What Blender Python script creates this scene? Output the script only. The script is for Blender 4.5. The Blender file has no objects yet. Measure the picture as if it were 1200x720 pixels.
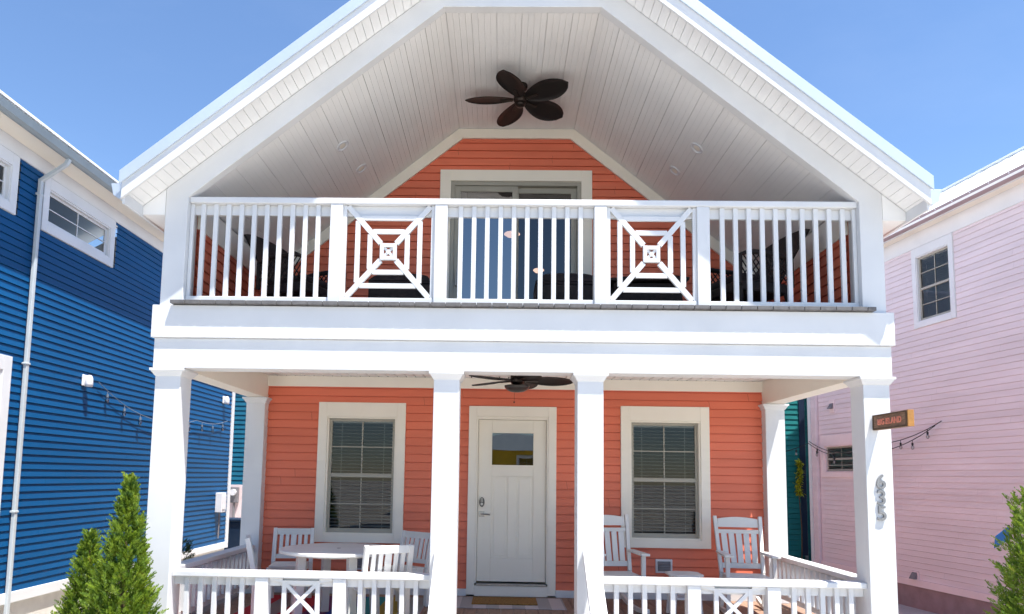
import bpy, math, random
from mathutils import Vector, Matrix
random.seed(7)
scene = bpy.context.scene
col = scene.collection
Z = Vector((0, 0, 1))
GROUND = -1.1

# ------------------------------------------------------------------ materials
def new_mat(name):
    m = bpy.data.materials.new(name); m.use_nodes = True
    nt = m.node_tree
    return m, nt, nt.nodes['Principled BSDF']

def paint(name, c, rough=0.5, var=0.06, scale=3.0, bump=0.0, bscale=60.0, spec=0.4, metal=0.0, stretch=(1, 1, 1), fine=0.0):
    """painted / plain surface with soft large-scale weathering and a fine bump"""
    m, nt, b = new_mat(name)
    N, L = nt.nodes, nt.links
    tc = N.new('ShaderNodeTexCoord')
    mp = N.new('ShaderNodeMapping'); mp.inputs['Scale'].default_value = stretch
    L.new(tc.outputs['Object'], mp.inputs['Vector'])
    no = N.new('ShaderNodeTexNoise'); no.inputs['Scale'].default_value = scale; no.inputs['Detail'].default_value = 6
    L.new(mp.outputs['Vector'], no.inputs['Vector'])
    rm = N.new('ShaderNodeValToRGB')
    lo = [max(0, x * (1 - var * 1.6)) for x in c]; hi = [min(1, x * (1 + var)) for x in c]
    rm.color_ramp.elements[0].position = 0.3; rm.color_ramp.elements[0].color = (*lo, 1)
    rm.color_ramp.elements[1].position = 0.7; rm.color_ramp.elements[1].color = (*hi, 1)
    L.new(no.outputs['Fac'], rm.inputs['Fac'])
    out = rm.outputs['Color']
    if fine > 0:
        n3 = N.new('ShaderNodeTexNoise'); n3.inputs['Scale'].default_value = bscale; n3.inputs['Detail'].default_value = 3
        L.new(mp.outputs['Vector'], n3.inputs['Vector'])
        mx = N.new('ShaderNodeMix'); mx.data_type = 'RGBA'; mx.blend_type = 'MULTIPLY'
        mr = N.new('ShaderNodeMapRange'); mr.inputs['From Min'].default_value = 0.35; mr.inputs['From Max'].default_value = 0.65
        mr.inputs['To Min'].default_value = 1 - fine; mr.inputs['To Max'].default_value = 1
        L.new(n3.outputs['Fac'], mr.inputs['Value'])
        mx.inputs['Factor'].default_value = 1
        L.new(out, mx.inputs['A']); L.new(mr.outputs['Result'], mx.inputs['B']); out = mx.outputs['Result']
    L.new(out, b.inputs['Base Color'])
    b.inputs['Roughness'].default_value = rough
    b.inputs['Specular IOR Level'].default_value = spec
    b.inputs['Metallic'].default_value = metal
    if bump > 0:
        n2 = N.new('ShaderNodeTexNoise'); n2.inputs['Scale'].default_value = bscale; n2.inputs['Detail'].default_value = 4
        L.new(mp.outputs['Vector'], n2.inputs['Vector'])
        bp = N.new('ShaderNodeBump'); bp.inputs['Strength'].default_value = bump; bp.inputs['Distance'].default_value = 0.01
        L.new(n2.outputs['Fac'], bp.inputs['Height']); L.new(bp.outputs['Normal'], b.inputs['Normal'])
    return m

def siding(name, c, exp, start, rough=.5, spec=.3, tone=.07, joint=.45):
    """painted lap siding: every board a slightly different tone, butt joints, soft fading"""
    m = paint(name, c, rough, .06, 1.3, .12, 55, spec, stretch=(.4, .4, 2.5))
    nt = m.node_tree; N, L = nt.nodes, nt.links; b = N['Principled BSDF']
    src = b.inputs['Base Color'].links[0].from_socket
    ge = N.new('ShaderNodeNewGeometry'); sp = N.new('ShaderNodeSeparateXYZ'); L.new(ge.outputs['Position'], sp.inputs['Vector'])
    def mth(op, a, b_=None):
        n = N.new('ShaderNodeMath'); n.operation = op
        for k, v in enumerate((a, b_)):
            if v is None: continue
            if isinstance(v, (int, float)): n.inputs[k].default_value = v
            else: L.new(v, n.inputs[k])
        return n.outputs['Value']
    row = mth('FLOOR', mth('DIVIDE', mth('SUBTRACT', sp.outputs['Z'], start - .0005), exp))
    wn = N.new('ShaderNodeTexWhiteNoise'); wn.noise_dimensions = '1D'; L.new(row, wn.inputs['W'])
    along = mth('DIVIDE', mth('ADD', mth('ADD', sp.outputs['X'], sp.outputs['Y']), mth('MULTIPLY', wn.outputs['Value'], 37.0)), 3.66)
    piece = mth('ADD', mth('MULTIPLY', row, 7.13), mth('FLOOR', along))
    wp = N.new('ShaderNodeTexWhiteNoise'); wp.noise_dimensions = '1D'; L.new(piece, wp.inputs['W'])
    tn = mth('ADD', mth('MULTIPLY', wp.outputs['Value'], tone), 1 - tone / 2)
    jt = mth('SUBTRACT', 1.0, mth('MULTIPLY', mth('LESS_THAN', mth('FRACT', along), .0013), joint))
    fac = mth('MULTIPLY', tn, jt)
    mx = N.new('ShaderNodeMix'); mx.data_type = 'RGBA'; mx.blend_type = 'MULTIPLY'; mx.inputs['Factor'].default_value = 1
    L.new(src, mx.inputs['A']); L.new(fac, mx.inputs['B']); L.new(mx.outputs['Result'], b.inputs['Base Color'])
    return m

def glass(name, tint=0.8, refl=0.0, rough=0.01):
    m, nt, b = new_mat(name)
    N, L = nt.nodes, nt.links
    N.remove(b)
    tr = N.new('ShaderNodeBsdfTransparent'); tr.inputs['Color'].default_value = (tint * .97, tint, tint * .99, 1)
    gl = N.new('ShaderNodeBsdfGlossy'); gl.inputs['Roughness'].default_value = rough
    fr = N.new('ShaderNodeFresnel'); fr.inputs['IOR'].default_value = 1.5
    ad = N.new('ShaderNodeMath'); ad.operation = 'ADD'; ad.inputs[1].default_value = refl; ad.use_clamp = True
    L.new(fr.outputs['Fac'], ad.inputs[0])
    # slight waviness of real panes
    tc = N.new('ShaderNodeTexCoord'); no = N.new('ShaderNodeTexNoise'); no.inputs['Scale'].default_value = 1.7
    L.new(tc.outputs['Object'], no.inputs['Vector'])
    bp = N.new('ShaderNodeBump'); bp.inputs['Strength'].default_value = 0.02; bp.inputs['Distance'].default_value = 0.02
    L.new(no.outputs['Fac'], bp.inputs['Height']); L.new(bp.outputs['Normal'], gl.inputs['Normal'])
    mx = N.new('ShaderNodeMixShader')
    L.new(ad.outputs['Value'], mx.inputs['Fac']); L.new(tr.outputs['BSDF'], mx.inputs[1]); L.new(gl.outputs['BSDF'], mx.inputs[2])
    L.new(mx.outputs['Shader'], N['Material Output'].inputs['Surface'])
    return m

def stripes(name, cols, width, axis='X', rough=0.9):
    m, nt, b = new_mat(name)
    N, L = nt.nodes, nt.links
    tc = N.new('ShaderNodeTexCoord'); sp = N.new('ShaderNodeSeparateXYZ')
    L.new(tc.outputs['Object'], sp.inputs['Vector'])
    dv = N.new('ShaderNodeMath'); dv.operation = 'DIVIDE'; dv.inputs[1].default_value = width
    L.new(sp.outputs[axis], dv.inputs[0])
    fr = N.new('ShaderNodeMath'); fr.operation = 'FRACT'; L.new(dv.outputs['Value'], fr.inputs[0])
    rm = N.new('ShaderNodeValToRGB'); rm.color_ramp.interpolation = 'CONSTANT'
    n = len(cols)
    rm.color_ramp.elements[0].color = (*cols[0], 1); rm.color_ramp.elements[0].position = 0
    rm.color_ramp.elements[1].color = (*cols[1], 1); rm.color_ramp.elements[1].position = 1 / n
    for i in range(2, n):
        e = rm.color_ramp.elements.new(i / n); e.color = (*cols[i], 1)
    L.new(fr.outputs['Value'], rm.inputs['Fac']); L.new(rm.outputs['Color'], b.inputs['Base Color'])
    b.inputs['Roughness'].default_value = rough
    no = N.new('ShaderNodeTexNoise'); no.inputs['Scale'].default_value = 300
    bp = N.new('ShaderNodeBump'); bp.inputs['Strength'].default_value = 0.4; bp.inputs['Distance'].default_value = 0.004
    L.new(tc.outputs['Object'], no.inputs['Vector']); L.new(no.outputs['Fac'], bp.inputs['Height']); L.new(bp.outputs['Normal'], b.inputs['Normal'])
    return m

def foliage(name, dark, light, dry):
    m, nt, b = new_mat(name)
    N, L = nt.nodes, nt.links
    tc = N.new('ShaderNodeTexCoord')
    n1 = N.new('ShaderNodeTexNoise'); n1.inputs['Scale'].default_value = 14; n1.inputs['Detail'].default_value = 5
    L.new(tc.outputs['Object'], n1.inputs['Vector'])
    rm = N.new('ShaderNodeValToRGB')
    rm.color_ramp.elements[0].position = .3; rm.color_ramp.elements[0].color = (*dark, 1)
    rm.color_ramp.elements[1].position = .62; rm.color_ramp.elements[1].color = (*light, 1)
    e = rm.color_ramp.elements.new(.8); e.color = (*dry, 1)
    L.new(n1.outputs['Fac'], rm.inputs['Fac']); L.new(rm.outputs['Color'], b.inputs['Base Color'])
    b.inputs['Roughness'].default_value = .6
    tl = N.new('ShaderNodeBsdfTranslucent'); L.new(rm.outputs['Color'], tl.inputs['Color'])
    mx = N.new('ShaderNodeMixShader'); mx.inputs['Fac'].default_value = .25
    L.new(b.outputs['BSDF'], mx.inputs[1]); L.new(tl.outputs['BSDF'], mx.inputs[2])
    L.new(mx.outputs['Shader'], N['Material Output'].inputs['Surface'])
    return m

M = {}
M['white'] = paint('white_paint', (.68, .685, .69), .5, .035, 2.0, .06, 90)
M['trimwhite'] = paint('white_trim', (.85, .795, .69), .5, .02, 2.0, .04, 90)
M['soffit'] = paint('white_soffit', (.81, .81, .805), .5, .02)
M['paneglass'] = glass('door_pane_glass', .4, .10)
M['ceil'] = paint('white_ceiling_vinyl', (.82, .815, .80), .45, .03, 1.5, .0)
M['coral'] = siding('coral_siding', (.73, .185, .105), .105, .09)
M['blue'] = siding('blue_siding', (.002, .072, .205), .105, -.18, .5, .18)
M['pink'] = siding('pink_siding', (.72, .615, .63), .119, -.50, .55, .3, .04, .25)
M['pinktrim'] = paint('pale_pink_trim', (.80, .66, .66), .5, .03)
M['teal'] = paint('teal_siding', (.010, .17, .17), .5, .06, 1.2, .1, 55, .3)
M['navy'] = paint('navy_bin_and_shade', (.006, .02, .05), .5, .05)  # bin colour, also the shade painted at the teal house corner
M['yellow'] = paint('yellow_siding', (.70, .46, .03), .6, .05)
M['door'] = paint('door_paint', (.83, .775, .665), .4, .02, 2)
M['deck'] = paint('grey_composite_deck', (.13, .125, .125), .7, .12, 4, .15, 50, stretch=(6, 1, 6))
M['porch'] = paint('taupe_porch_boards', (.30, .19, .135), .65, .15, 5, .15, 60, stretch=(8, 1, 8))
M['metalroof'] = paint('white_metal_roof', (.80, .82, .84), .32, .02, 1, 0, spec=.5)
M['rake'] = paint('galvanised_rake_trim', (.55, .62, .70), .38, .04, 1, metal=.3)
M['gutter'] = paint('grey_gutter', (.24, .28, .30), .38, .06, 3)
M['mauvegutter'] = paint('mauve_gutter', (.30, .22, .23), .45, .06, 3)
M['downspout'] = paint('pale_downspout', (.48, .52, .54), .4, .05, 3)
M['foundation'] = paint('pale_stucco_foundation', (.62, .60, .55), .9, .08, 4, .4, 90)
M['mauvefound'] = paint('mauve_block_foundation', (.30, .22, .23), .9, .1, 4, .4, 90)
M['concrete'] = paint('pale_concrete_ground', (.58, .545, .49), .9, .14, .6, .3, 40, fine=.15)
M['path'] = paint('grey_paver_path', (.36, .36, .37), .9, .12, 2, .3, 60)
M['asphalt'] = paint('asphalt', (.06, .06, .06), .9, .2, 2, .4, 80)
M['fan'] = paint('bronze_fan', (.012, .009, .008), .55, .15, 6, .1, 60)
M['fanmetal'] = paint('bronze_metal', (.030, .022, .018), .35, .1, 6, metal=.6)
M['fanglass'] = paint('smoked_bowl', (.05, .042, .038), .3, .1, 6)
M['wicker'] = paint('dark_wicker', (.016, .010, .010), .6, .3, 30, .6, 160)
M['cushion'] = paint('dark_cushion', (.025, .018, .02), .9, .2, 10, .3, 200)
M['furn'] = paint('white_resin_furniture', (.74, .72, .68), .5, .04, 3, .05, 80)
M['steel'] = paint('brushed_steel', (.45, .43, .40), .35, .1, 20, metal=.9)
M['darkmetal'] = paint('dark_metal', (.10, .095, .09), .4, .1, 20, metal=.7)
M['number'] = paint('grey_metal_numbers', (.25, .25, .25), .45, .1, 20, metal=.3)
M['vent'] = paint('grey_vent', (.20, .19, .20), .6, .1, 10)
M['blind'] = paint('blind_slats', (.50, .49, .46), .6, .03, 4)
M['sash'] = paint('window_sash', (.36, .34, .285), .45, .03, 4)
M['glass'] = glass('window_glass', .8, .0)
M['doorglass'] = glass('balcony_door_glass', .25, .24)
M['screenglass'] = glass('screened_glass', .3, .05, .02)
M['interior'] = paint('dark_interior', (.10, .095, .09), .9, .1)
M['coir'] = paint('coir_mat', (.36, .19, .05), 1.0, .25, 40, .8, 300, fine=.4)
M['signwood'] = paint('weathered_sign_wood', (.25, .15, .095), .8, .3, 14, .4, 60, stretch=(3, 1, 12))
M['signend'] = paint('oak_edge', (.42, .20, .05), .6, .15, 20)
M['signletter'] = paint('salmon_lettering', (.72, .24, .16), .7, .15, 20)
M['cord'] = paint('black_cord', (.012, .012, .014), .6, .1)
M['palecord'] = paint('weathered_cord', (.16, .20, .26), .6, .1)
M['bulb'] = glass('bulb_glass', .75, .12)
M['lampwhite'] = paint('white_lamp', (.72, .72, .74), .4, .05)
M['bark'] = paint('bark', (.12, .075, .045), .9, .2, 12, .5, 60)
M['arbor'] = foliage('arborvitae_leaves', (.045, .12, .007), (.20, .285, .014), (.28, .23, .03))
M['shrub'] = foliage('shrub_leaves', (.015, .05, .012), (.03, .08, .018), (.05, .09, .02))
M['vine'] = foliage('yellow_leaves', (.30, .36, .02), (.55, .55, .03), (.6, .5, .05))
M['striprug'] = stripes('grey_striped_rug', [(.34, .32, .32), (.50, .45, .45)], .30)
M['colorrug'] = stripes('bright_striped_rug', [(.03, .06, .32), (.02, .25, .28), (.38, .27, .04), (.30, .30, .29), (.50, .02, .03), (.30, .22, .2), (.5, .02, .04), (.16, .03, .12)], 2.0)
M['bluefabric'] = paint('blue_fabric', (.015, .09, .30), .8, .1)
m, nt, b = new_mat('lit_dome'); b.inputs['Base Color'].default_value = (.8, .6, .5, 1)
b.inputs['Emission Color'].default_value = (1, .62, .45, 1); b.inputs['Emission Strength'].default_value = 1.6
M['litdome'] = m

# ------------------------------------------------------------------ mesh helpers
class MB:
    def __init__(s): s.v = []; s.f = []
    def add(s, vs, fs):
        o = len(s.v); s.v += [Vector(p) for p in vs]; s.f += [tuple(i + o for i in f) for f in fs]; return s
    def quad(s, a, b, c, d): return s.add([a, b, c, d], [(0, 1, 2, 3)])
    def hexa(s, p):  # 8 points: bottom 4 ccw, top 4 ccw
        return s.add(p, [(3, 2, 1, 0), (4, 5, 6, 7), (0, 1, 5, 4), (1, 2, 6, 5), (2, 3, 7, 6), (3, 0, 4, 7)])
    def box(s, x0, x1, y0, y1, z0, z1):
        return s.hexa([(x0, y0, z0), (x1, y0, z0), (x1, y1, z0), (x0, y1, z0), (x0, y0, z1), (x1, y0, z1), (x1, y1, z1), (x0, y1, z1)])
    def bar(s, a, b, w, h, up=(0, 0, 1)):
        a, b = Vector(a), Vector(b); d = (b - a).normalized(); up = Vector(up)
        sx = d.cross(up)
        if sx.length < 1e-5: sx = d.cross(Vector((0, 1, 0)))
        sx.normalize(); uy = sx.cross(d).normalized()
        sx *= w / 2; uy *= h / 2
        return s.hexa([a - sx - uy, a + sx - uy, a + sx + uy, a - sx + uy, b - sx - uy, b + sx - uy, b + sx + uy, b - sx + uy])
    def prism(s, poly, y0, y1):   # poly of (x,z) extruded along Y
        n = len(poly)
        vs = [(x, y0, z) for x, z in poly] + [(x, y1, z) for x, z in poly]
        fs = [tuple(range(n)), tuple(range(2 * n - 1, n - 1, -1))] + [(i, i + n, (i + 1) % n + n, (i + 1) % n) for i in range(n)]
        return s.add(vs, fs)
    def plate(s, poly, z0, z1):   # poly of (x,y) extruded along Z
        n = len(poly)
        vs = [(x, y, z0) for x, y in poly] + [(x, y, z1) for x, y in poly]
        fs = [tuple(range(n - 1, -1, -1)), tuple(range(n, 2 * n))] + [(i, (i + 1) % n, (i + 1) % n + n, i + n) for i in range(n)]
        return s.add(vs, fs)
    def tube(s, pts, r, seg=8, cap=True):
        pts = [Vector(p) for p in pts]; n = len(pts)
        rs = r if isinstance(r, (list, tuple)) else [r] * n
        vs = []; fs = []; prev = None
        for i, p in enumerate(pts):
            d = (pts[min(i + 1, n - 1)] - pts[max(i - 1, 0)]).normalized()
            if prev is None:
                a = d.cross(Z)
                if a.length < 1e-3: a = d.cross(Vector((1, 0, 0)))
            else:
                a = prev - d * prev.dot(d)
            a.normalize(); prev = a.copy(); b = d.cross(a)
            for k in range(seg):
                t = 2 * math.pi * k / seg
                vs.append(p + (a * math.cos(t) + b * math.sin(t)) * rs[i])
        for i in range(n - 1):
            for k in range(seg):
                k2 = (k + 1) % seg
                fs.append((i * seg + k, i * seg + k2, (i + 1) * seg + k2, (i + 1) * seg + k))
        if cap: fs += [tuple(range(seg - 1, -1, -1)), tuple((n - 1) * seg + k for k in range(seg))]
        return s.add(vs, fs)
    def lathe(s, prof, c=(0, 0, 0), seg=24):   # prof: (r,z) list
        c = Vector(c); vs = []; fs = []
        for r, z in prof:
            for k in range(seg):
                t = 2 * math.pi * k / seg
                vs.append(c + Vector((r * math.cos(t), r * math.sin(t), z)))
        for i in range(len(prof) - 1):
            for k in range(seg):
                k2 = (k + 1) % seg
                fs.append((i * seg + k, i * seg + k2, (i + 1) * seg + k2, (i + 1) * seg + k))
        n = len(prof)
        fs += [tuple(range(seg - 1, -1, -1)), tuple((n - 1) * seg + k for k in range(seg))]
        return s.add(vs, fs)
    def build(s, name, mat, parent=None, bevel=0, smooth=False, world=True):
        me = bpy.data.meshes.new(name)
        org = Vector((0, 0, 0))
        if parent is not None and world:
            q = parent
            while q: org += q.location; q = q.parent
        me.from_pydata([tuple(v - org) for v in s.v], [], s.f); me.update()
        me.materials.append(mat)
        if smooth:
            for p in me.polygons: p.use_smooth = True
        o = bpy.data.objects.new(name, me); col.objects.link(o)
        if parent is not None: o.parent = parent
        if bevel:
            md = o.modifiers.new('bevel', 'BEVEL'); md.width = bevel; md.segments = 2; md.limit_method = 'ANGLE'; md.angle_limit = math.radians(50)
        return o

def tag(o, label=None, cat=None, group=None, kind=None):
    if label: o['label'] = label
    if cat: o['category'] = cat
    if group: o['group'] = group
    if kind: o['kind'] = kind
    return o

def thing(name, loc, label, cat, rz=0, group=None):
    o = bpy.data.objects.new(name, None); col.objects.link(o)
    o.empty_display_size = .2; o.location = loc; o.rotation_euler = (0, 0, rz)
    return tag(o, label, cat, group)

def copy_tree(o, parent=None):
    c = o.copy(); col.objects.link(c)
    if parent is not None: c.parent = parent
    for ch in list(o.children): copy_tree(ch, c)
    return c

# local frame of a wall: s along the wall, z up, o outward
class Frame:
    def __init__(s, O, u, n): s.O = Vector(O); s.u = Vector(u).normalized(); s.n = Vector(n).normalized()
    def P(s, a, z, o=0): v = s.O + s.u * a + s.n * o; return Vector((v.x, v.y, z))
    def box(s, mb, a0, a1, z0, z1, o0, o1):
        mb.hexa([s.P(a0, z0, o1), s.P(a1, z0, o1), s.P(a1, z0, o0), s.P(a0, z0, o0), s.P(a0, z1, o1), s.P(a1, z1, o1), s.P(a1, z1, o0), s.P(a0, z1, o0)])

def clap(mb, F, z0, z1, exp, bounds, holes=(), lap=.014, start=None, gap=.009):
    start = z0 if start is None else start
    k = 0
    z = start
    while z < z1 - 1e-4:
        zb, zt = z, z + exp
        cuts = {max(zb, z0), min(zt, z1)}
        zg = zt - gap          # the lap hides the top of the board: a real recess there
        if max(zb, z0) < zg < min(zt, z1): cuts.add(zg)
        for h in holes:
            for e in (h[2], h[3]):
                if max(zb, z0) < e < min(zt, z1): cuts.add(e)
        cuts = sorted(cuts)
        for a, b in zip(cuts[:-1], cuts[1:]):
            m = (a + b) / 2
            la, ra = bounds(a); lb, rb = bounds(b)
            spans = [(la, ra, lb, rb)]
            for h in holes:
                if h[2] < m < h[3]:
                    ns = []
                    for (p, q, r, t) in spans:
                        if h[1] <= p or h[0] >= q: ns.append((p, q, r, t)); continue
                        if h[0] > p: ns.append((p, h[0], r, h[0]))
                        if h[1] < q: ns.append((h[1], q, h[1], t))
                    spans = ns
            oa = lap * (zt - a) / exp; ob = lap * (zt - b) / exp
            rec = m > zg
            if rec: oa = ob = -.012
            for (p, q, r, t) in spans:
                if q - p < 1e-4 and t - r < 1e-4: continue
                mb.quad(F.P(p, a, oa), F.P(q, a, oa), F.P(t, b, ob), F.P(r, b, ob))
                if rec: mb.quad(F.P(p, a, -.012), F.P(q, a, -.012), F.P(q, a, lap * gap / exp), F.P(p, a, lap * gap / exp))
                elif abs(a - zb) < 1e-6: mb.quad(F.P(p, a, -.012), F.P(q, a, -.012), F.P(q, a, oa), F.P(p, a, oa))
        z += exp

def window(parent, F, s0, s1, z0, z1, side=.12, top=.2, bot=.1, proud=.035, cols=2, rows=4, double=True, blind=False,
           trim='trimwhite', sash='sash', pane='glass', depth=.06, label=None):
    """casing round the opening s0..s1 x z0..z1, sashes set back in the wall"""
    mb = MB()
    F.box(mb, s0 - side, s0, z0 - bot, z1 + top, -.02, proud)
    F.box(mb, s1, s1 + side, z0 - bot, z1 + top, -.02, proud)
    F.box(mb, s0, s1, z1, z1 + top, -.02, proud)
    F.box(mb, s0, s1, z0 - bot, z0, -.02, proud + .004)
    # jamb liner (second step of the casing)
    j = .022
    F.box(mb, s0, s0 + j, z0 + j, z1 - j, -depth - .02, proud - .015)
    F.box(mb, s1 - j, s1, z0 + j, z1 - j, -depth - .02, proud - .015)
    F.box(mb, s0, s1, z1 - j, z1, -depth - .02, proud - .015)
    F.box(mb, s0, s1, z0, z0 + j, -depth - .02, proud - .012)
    w = mb.build('window', M[trim], parent, .004)
    if label: w['label'] = label
    s0 += j; s1 -= j; z0 += j; z1 -= j
    sb = MB(); e = .035
    zm = (z0 + z1) / 2
    o0, o1 = -depth, -depth + .03
    F.box(sb, s0, s0 + e, z0, z1, o0, o1); F.box(sb, s1 - e, s1, z0, z1, o0, o1)
    F.box(sb, s0 + e, s1 - e, z0, z0 + e + .02, o0, o1); F.box(sb, s0 + e, s1 - e, z1 - e, z1, o0, o1)
    if double: F.box(sb, s0 + e, s1 - e, zm - .025, zm + .025, o0, o1 + .008)
    for i in range(1, cols):
        x = s0 + (s1 - s0) * i / cols
        F.box(sb, x - .007, x + .007, z0 + e, z1 - e, o0 + .004, o1 - .006)
    for i in range(1, rows):
        if double and rows % 2 == 0 and i == rows // 2: continue
        z = z0 + (z1 - z0) * i / rows
        F.box(sb, s0 + e, s1 - e, z - .007, z + .007, o0 + .004, o1 - .004)
    sb.build('sash', M[sash], w, .002)
    q = [F.P(s0 + .01, z0 + .01, o0 + .012), F.P(s1 - .01, z0 + .01, o0 + .012), F.P(s1 - .01, z1 - .01, o0 + .012), F.P(s0 + .01, z1 - .01, o0 + .012)]
    if F.u.cross(Z).dot(F.n) < 0: q.reverse()      # the pane's face looks outdoors
    g = MB(); g.quad(*q)
    g.build('pane', M[pane], w)
    if blind:
        b = MB(); z = z0 + .03
        while z < z1:
            a = random.uniform(-.002, .002)
            b.quad(F.P(s0 + .012, z + a, o0 - .03), F.P(s1 - .012, z - a, o0 - .03), F.P(s1 - .012, z + .013 - a, o0 - .072), F.P(s0 + .012, z + .013 + a, o0 - .072))
            z += .044
        for x in (s0 + .15, s1 - .15):
            F.box(b, x - .002, x + .002, z0 + .02, z1, o0 - .026, o0 - .024)
        F.box(b, s0 + .01, s1 - .01, z1 - .05, z1, o0 - .06, o0 - .02)
        b.build('blind', M['blind'], w)
    return w

# ------------------------------------------------------------------ the setting
g = MB(); g.quad((-300, -300, GROUND), (300, -300, GROUND), (300, 300, GROUND), (-300, 300, GROUND))
tag(g.build('ground', M['concrete']), kind='structure')
g = MB(); g.quad((-200, -24, GROUND + .004), (200, -24, GROUND + .004), (200, -15, GROUND + .004), (-200, -15, GROUND + .004))
tag(g.build('road', M['asphalt']), kind='structure')
g = MB(); g.quad((3.75, .3, GROUND + .004), (7.2, .3, GROUND + .004), (7.2, 16, GROUND + .004), (3.75, 16, GROUND + .004))
tag(g.build('side_path', M['path']), kind='structure')

# ------------------------------------------------------------------ the coral house
YW = 2.52
house = thing('beach_house', (0, YW, GROUND), 'coral two-storey gabled house with white porch columns and a railed balcony', 'house')
WF = Frame((0, YW, 0), (1, 0, 0), (0, -1, 0))
TAN = .805

# foundation and floors
f = MB(); f.box(-3.40, 3.40, 2.6, 12.2, GROUND, -.21); f.build('foundation', M['foundation'], house)
f = MB()
for x0, x1 in ((-3.36, -.83), (.83, 3.36)): f.box(x0, x1, -.02, .02, GROUND, -.2)
for x in (-3.38, 3.38): f.box(x - .02, x + .02, .03, 2.6, GROUND, -.2)
f.build('porch_skirt', M['white'], house)
f = MB(); f.box(-3.42, 3.42, -.05, 2.5, -.2, -.032); f.build('floor_joist', M['white'], house)
f = MB(); x = -3.45
while x < 3.4:
    f.box(x, min(x + .134, 3.45), -.09, 2.505, -.028, random.uniform(-.0008, .0008)); x += .1385
f.build('porch_floor', M['porch'], house, .002)

# lower front wall
def winholes(): return [(-2.45, -1.42, .70, 2.32), (1.42, 2.45, .70, 2.32), (-.53, .53, 0, 2.33)]
w = MB(); clap(w, WF, .09, 2.62, .105, lambda z: (-3.30, 3.30), winholes()); w.build('front_wall', M['coral'], house)
t = MB()
WF.box(t, -3.19, -.566, 0, .09, -.01, .03); WF.box(t, .556, 3.19, 0, .09, -.01, .03)
t.build('baseboard', M['white'], house, .003)
t = MB(); WF.box(t, -3.185, 3.185, 2.62, 2.757, -.01, .03); t.build('frieze_board', M['trimwhite'], house, .003)
# rear and side walls
w = MB()
for sx in (-1, 1):
    SF = Frame((sx * 3.36, 0, 0), (0, 1, 0), (sx, 0, 0))
    clap(w, SF, -.2, 4.0, .105, lambda z: (2.6, 12.2))
w.build('side_wall', M['coral'], house)
w = MB(); w.box(-3.35, 3.35, 12.19, 12.24, -.2, 4.2)
w.prism([(-3.35, 4.2), (3.35, 4.2), (0, 6.93)], 12.19, 12.24); w.build('rear_wall', M['coral'], house)
# interior shell so that the rooms behind the panes read as rooms
w = MB(); w.box(-3.3, 3.3, 2.75, 12.1, 2.80, 2.98)
w.build('interior_floor', M['interior'], house)
w = MB(); w.box(-3.3, 3.3, 5.6, 5.7, -.1, 6.0); w.box(-3.3, 3.3, 2.75, 5.6, 5.62, 5.70)
w.build('interior_wall', M['interior'], house)

# columns, pilasters
def column_mesh(x, y0, y1, z0, z1, w=.24):
    m = MB(); m.box(x - w / 2, x + w / 2, y0, y1, z0, z1 - .065); return m
def capital_mesh(x, y0, y1, z1, w=.24):
    m = MB()
    prof = [(0, z1 - .075), (.012, z1 - .062), (.018, z1 - .05), (.034, z1 - .026), (.042, z1 - .024), (.042, z1 - .002)]
    rings = []
    for o, z in prof:
        rings.append([(x - w / 2 - o, y0 - o, z), (x + w / 2 + o, y0 - o, z), (x + w / 2 + o, y1 + o, z), (x - w / 2 - o, y1 + o, z)])
    vs = [p for r in rings for p in r]; fs = [(3, 2, 1, 0)]
    for i in range(len(rings) - 1):
        for k in range(4): fs.append((i * 4 + k, i * 4 + (k + 1) % 4, i * 4 + 4 + (k + 1) % 4, i * 4 + 4 + k))
    n = (len(rings) - 1) * 4; fs.append((n, n + 1, n + 2, n + 3))
    m.add(vs, fs); return m
columns = []
for x in (-3.29, -.668, .668, 3.29):
    c = column_mesh(x, 0, .24, 0, 2.46).build('column', M['white'], house, .005)
    capital_mesh(x, 0, .24, 2.46).build('capital', M['white'], c, .002)
    b = MB(); b.box(x - .14, x + .14, -.02, .26, .001, .13); b.build('base', M['white'], c, .006)
    columns.append(c)
for x in (-3.29, 3.29):
    c = column_mesh(x, 2.38, 2.62, 0, 2.46).build('pilaster', M['white'], house, .005)
    capital_mesh(x, 2.38, 2.62, 2.46).build('capital', M['white'], c, .002)

# beams
b = MB(); b.box(-3.43, 3.43, -.02, .20, 2.462, 2.745); b.build('porch_beam', M['white'], house, .005)
b = MB(); b.box(-3.455, 3.455, -.047, .20, 2.747, 3.056); b.build('balcony_band', M['white'], house, .005)
for sx in (-1, 1):
    b = MB(); b.box(min(sx * 3.18, sx * 3.40), max(sx * 3.18, sx * 3.40), .202, 2.6, 2.462, 2.78)
    b.box(min(sx * 3.19, sx * 3.42), max(sx * 3.19, sx * 3.42), .202, 2.6, 2.782, 3.055); b.build('side_beam', M['trimwhite'], house, .004)
c = MB(); x = -3.175
while x < 3.17:
    c.box(x, min(x + .106, 3.175), .203, 2.487, 2.757, 2.77); x += .120
c.box(-3.175, 3.175, .203, 2.487, 2.776, 2.79)
c.build('porch_ceiling', M['ceil'], house)

# balcony deck: boards run front to back, ends oversail the band
d = MB(); x = -3.268
while x < 3.2:
    d.box(x, min(x + .137, 3.268), -.098, 2.5, 3.060 + random.uniform(0, .002), 3.096 + random.uniform(-.001, .001)); x += .1436
d.build('balcony_deck', M['deck'], house, .003)

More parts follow.
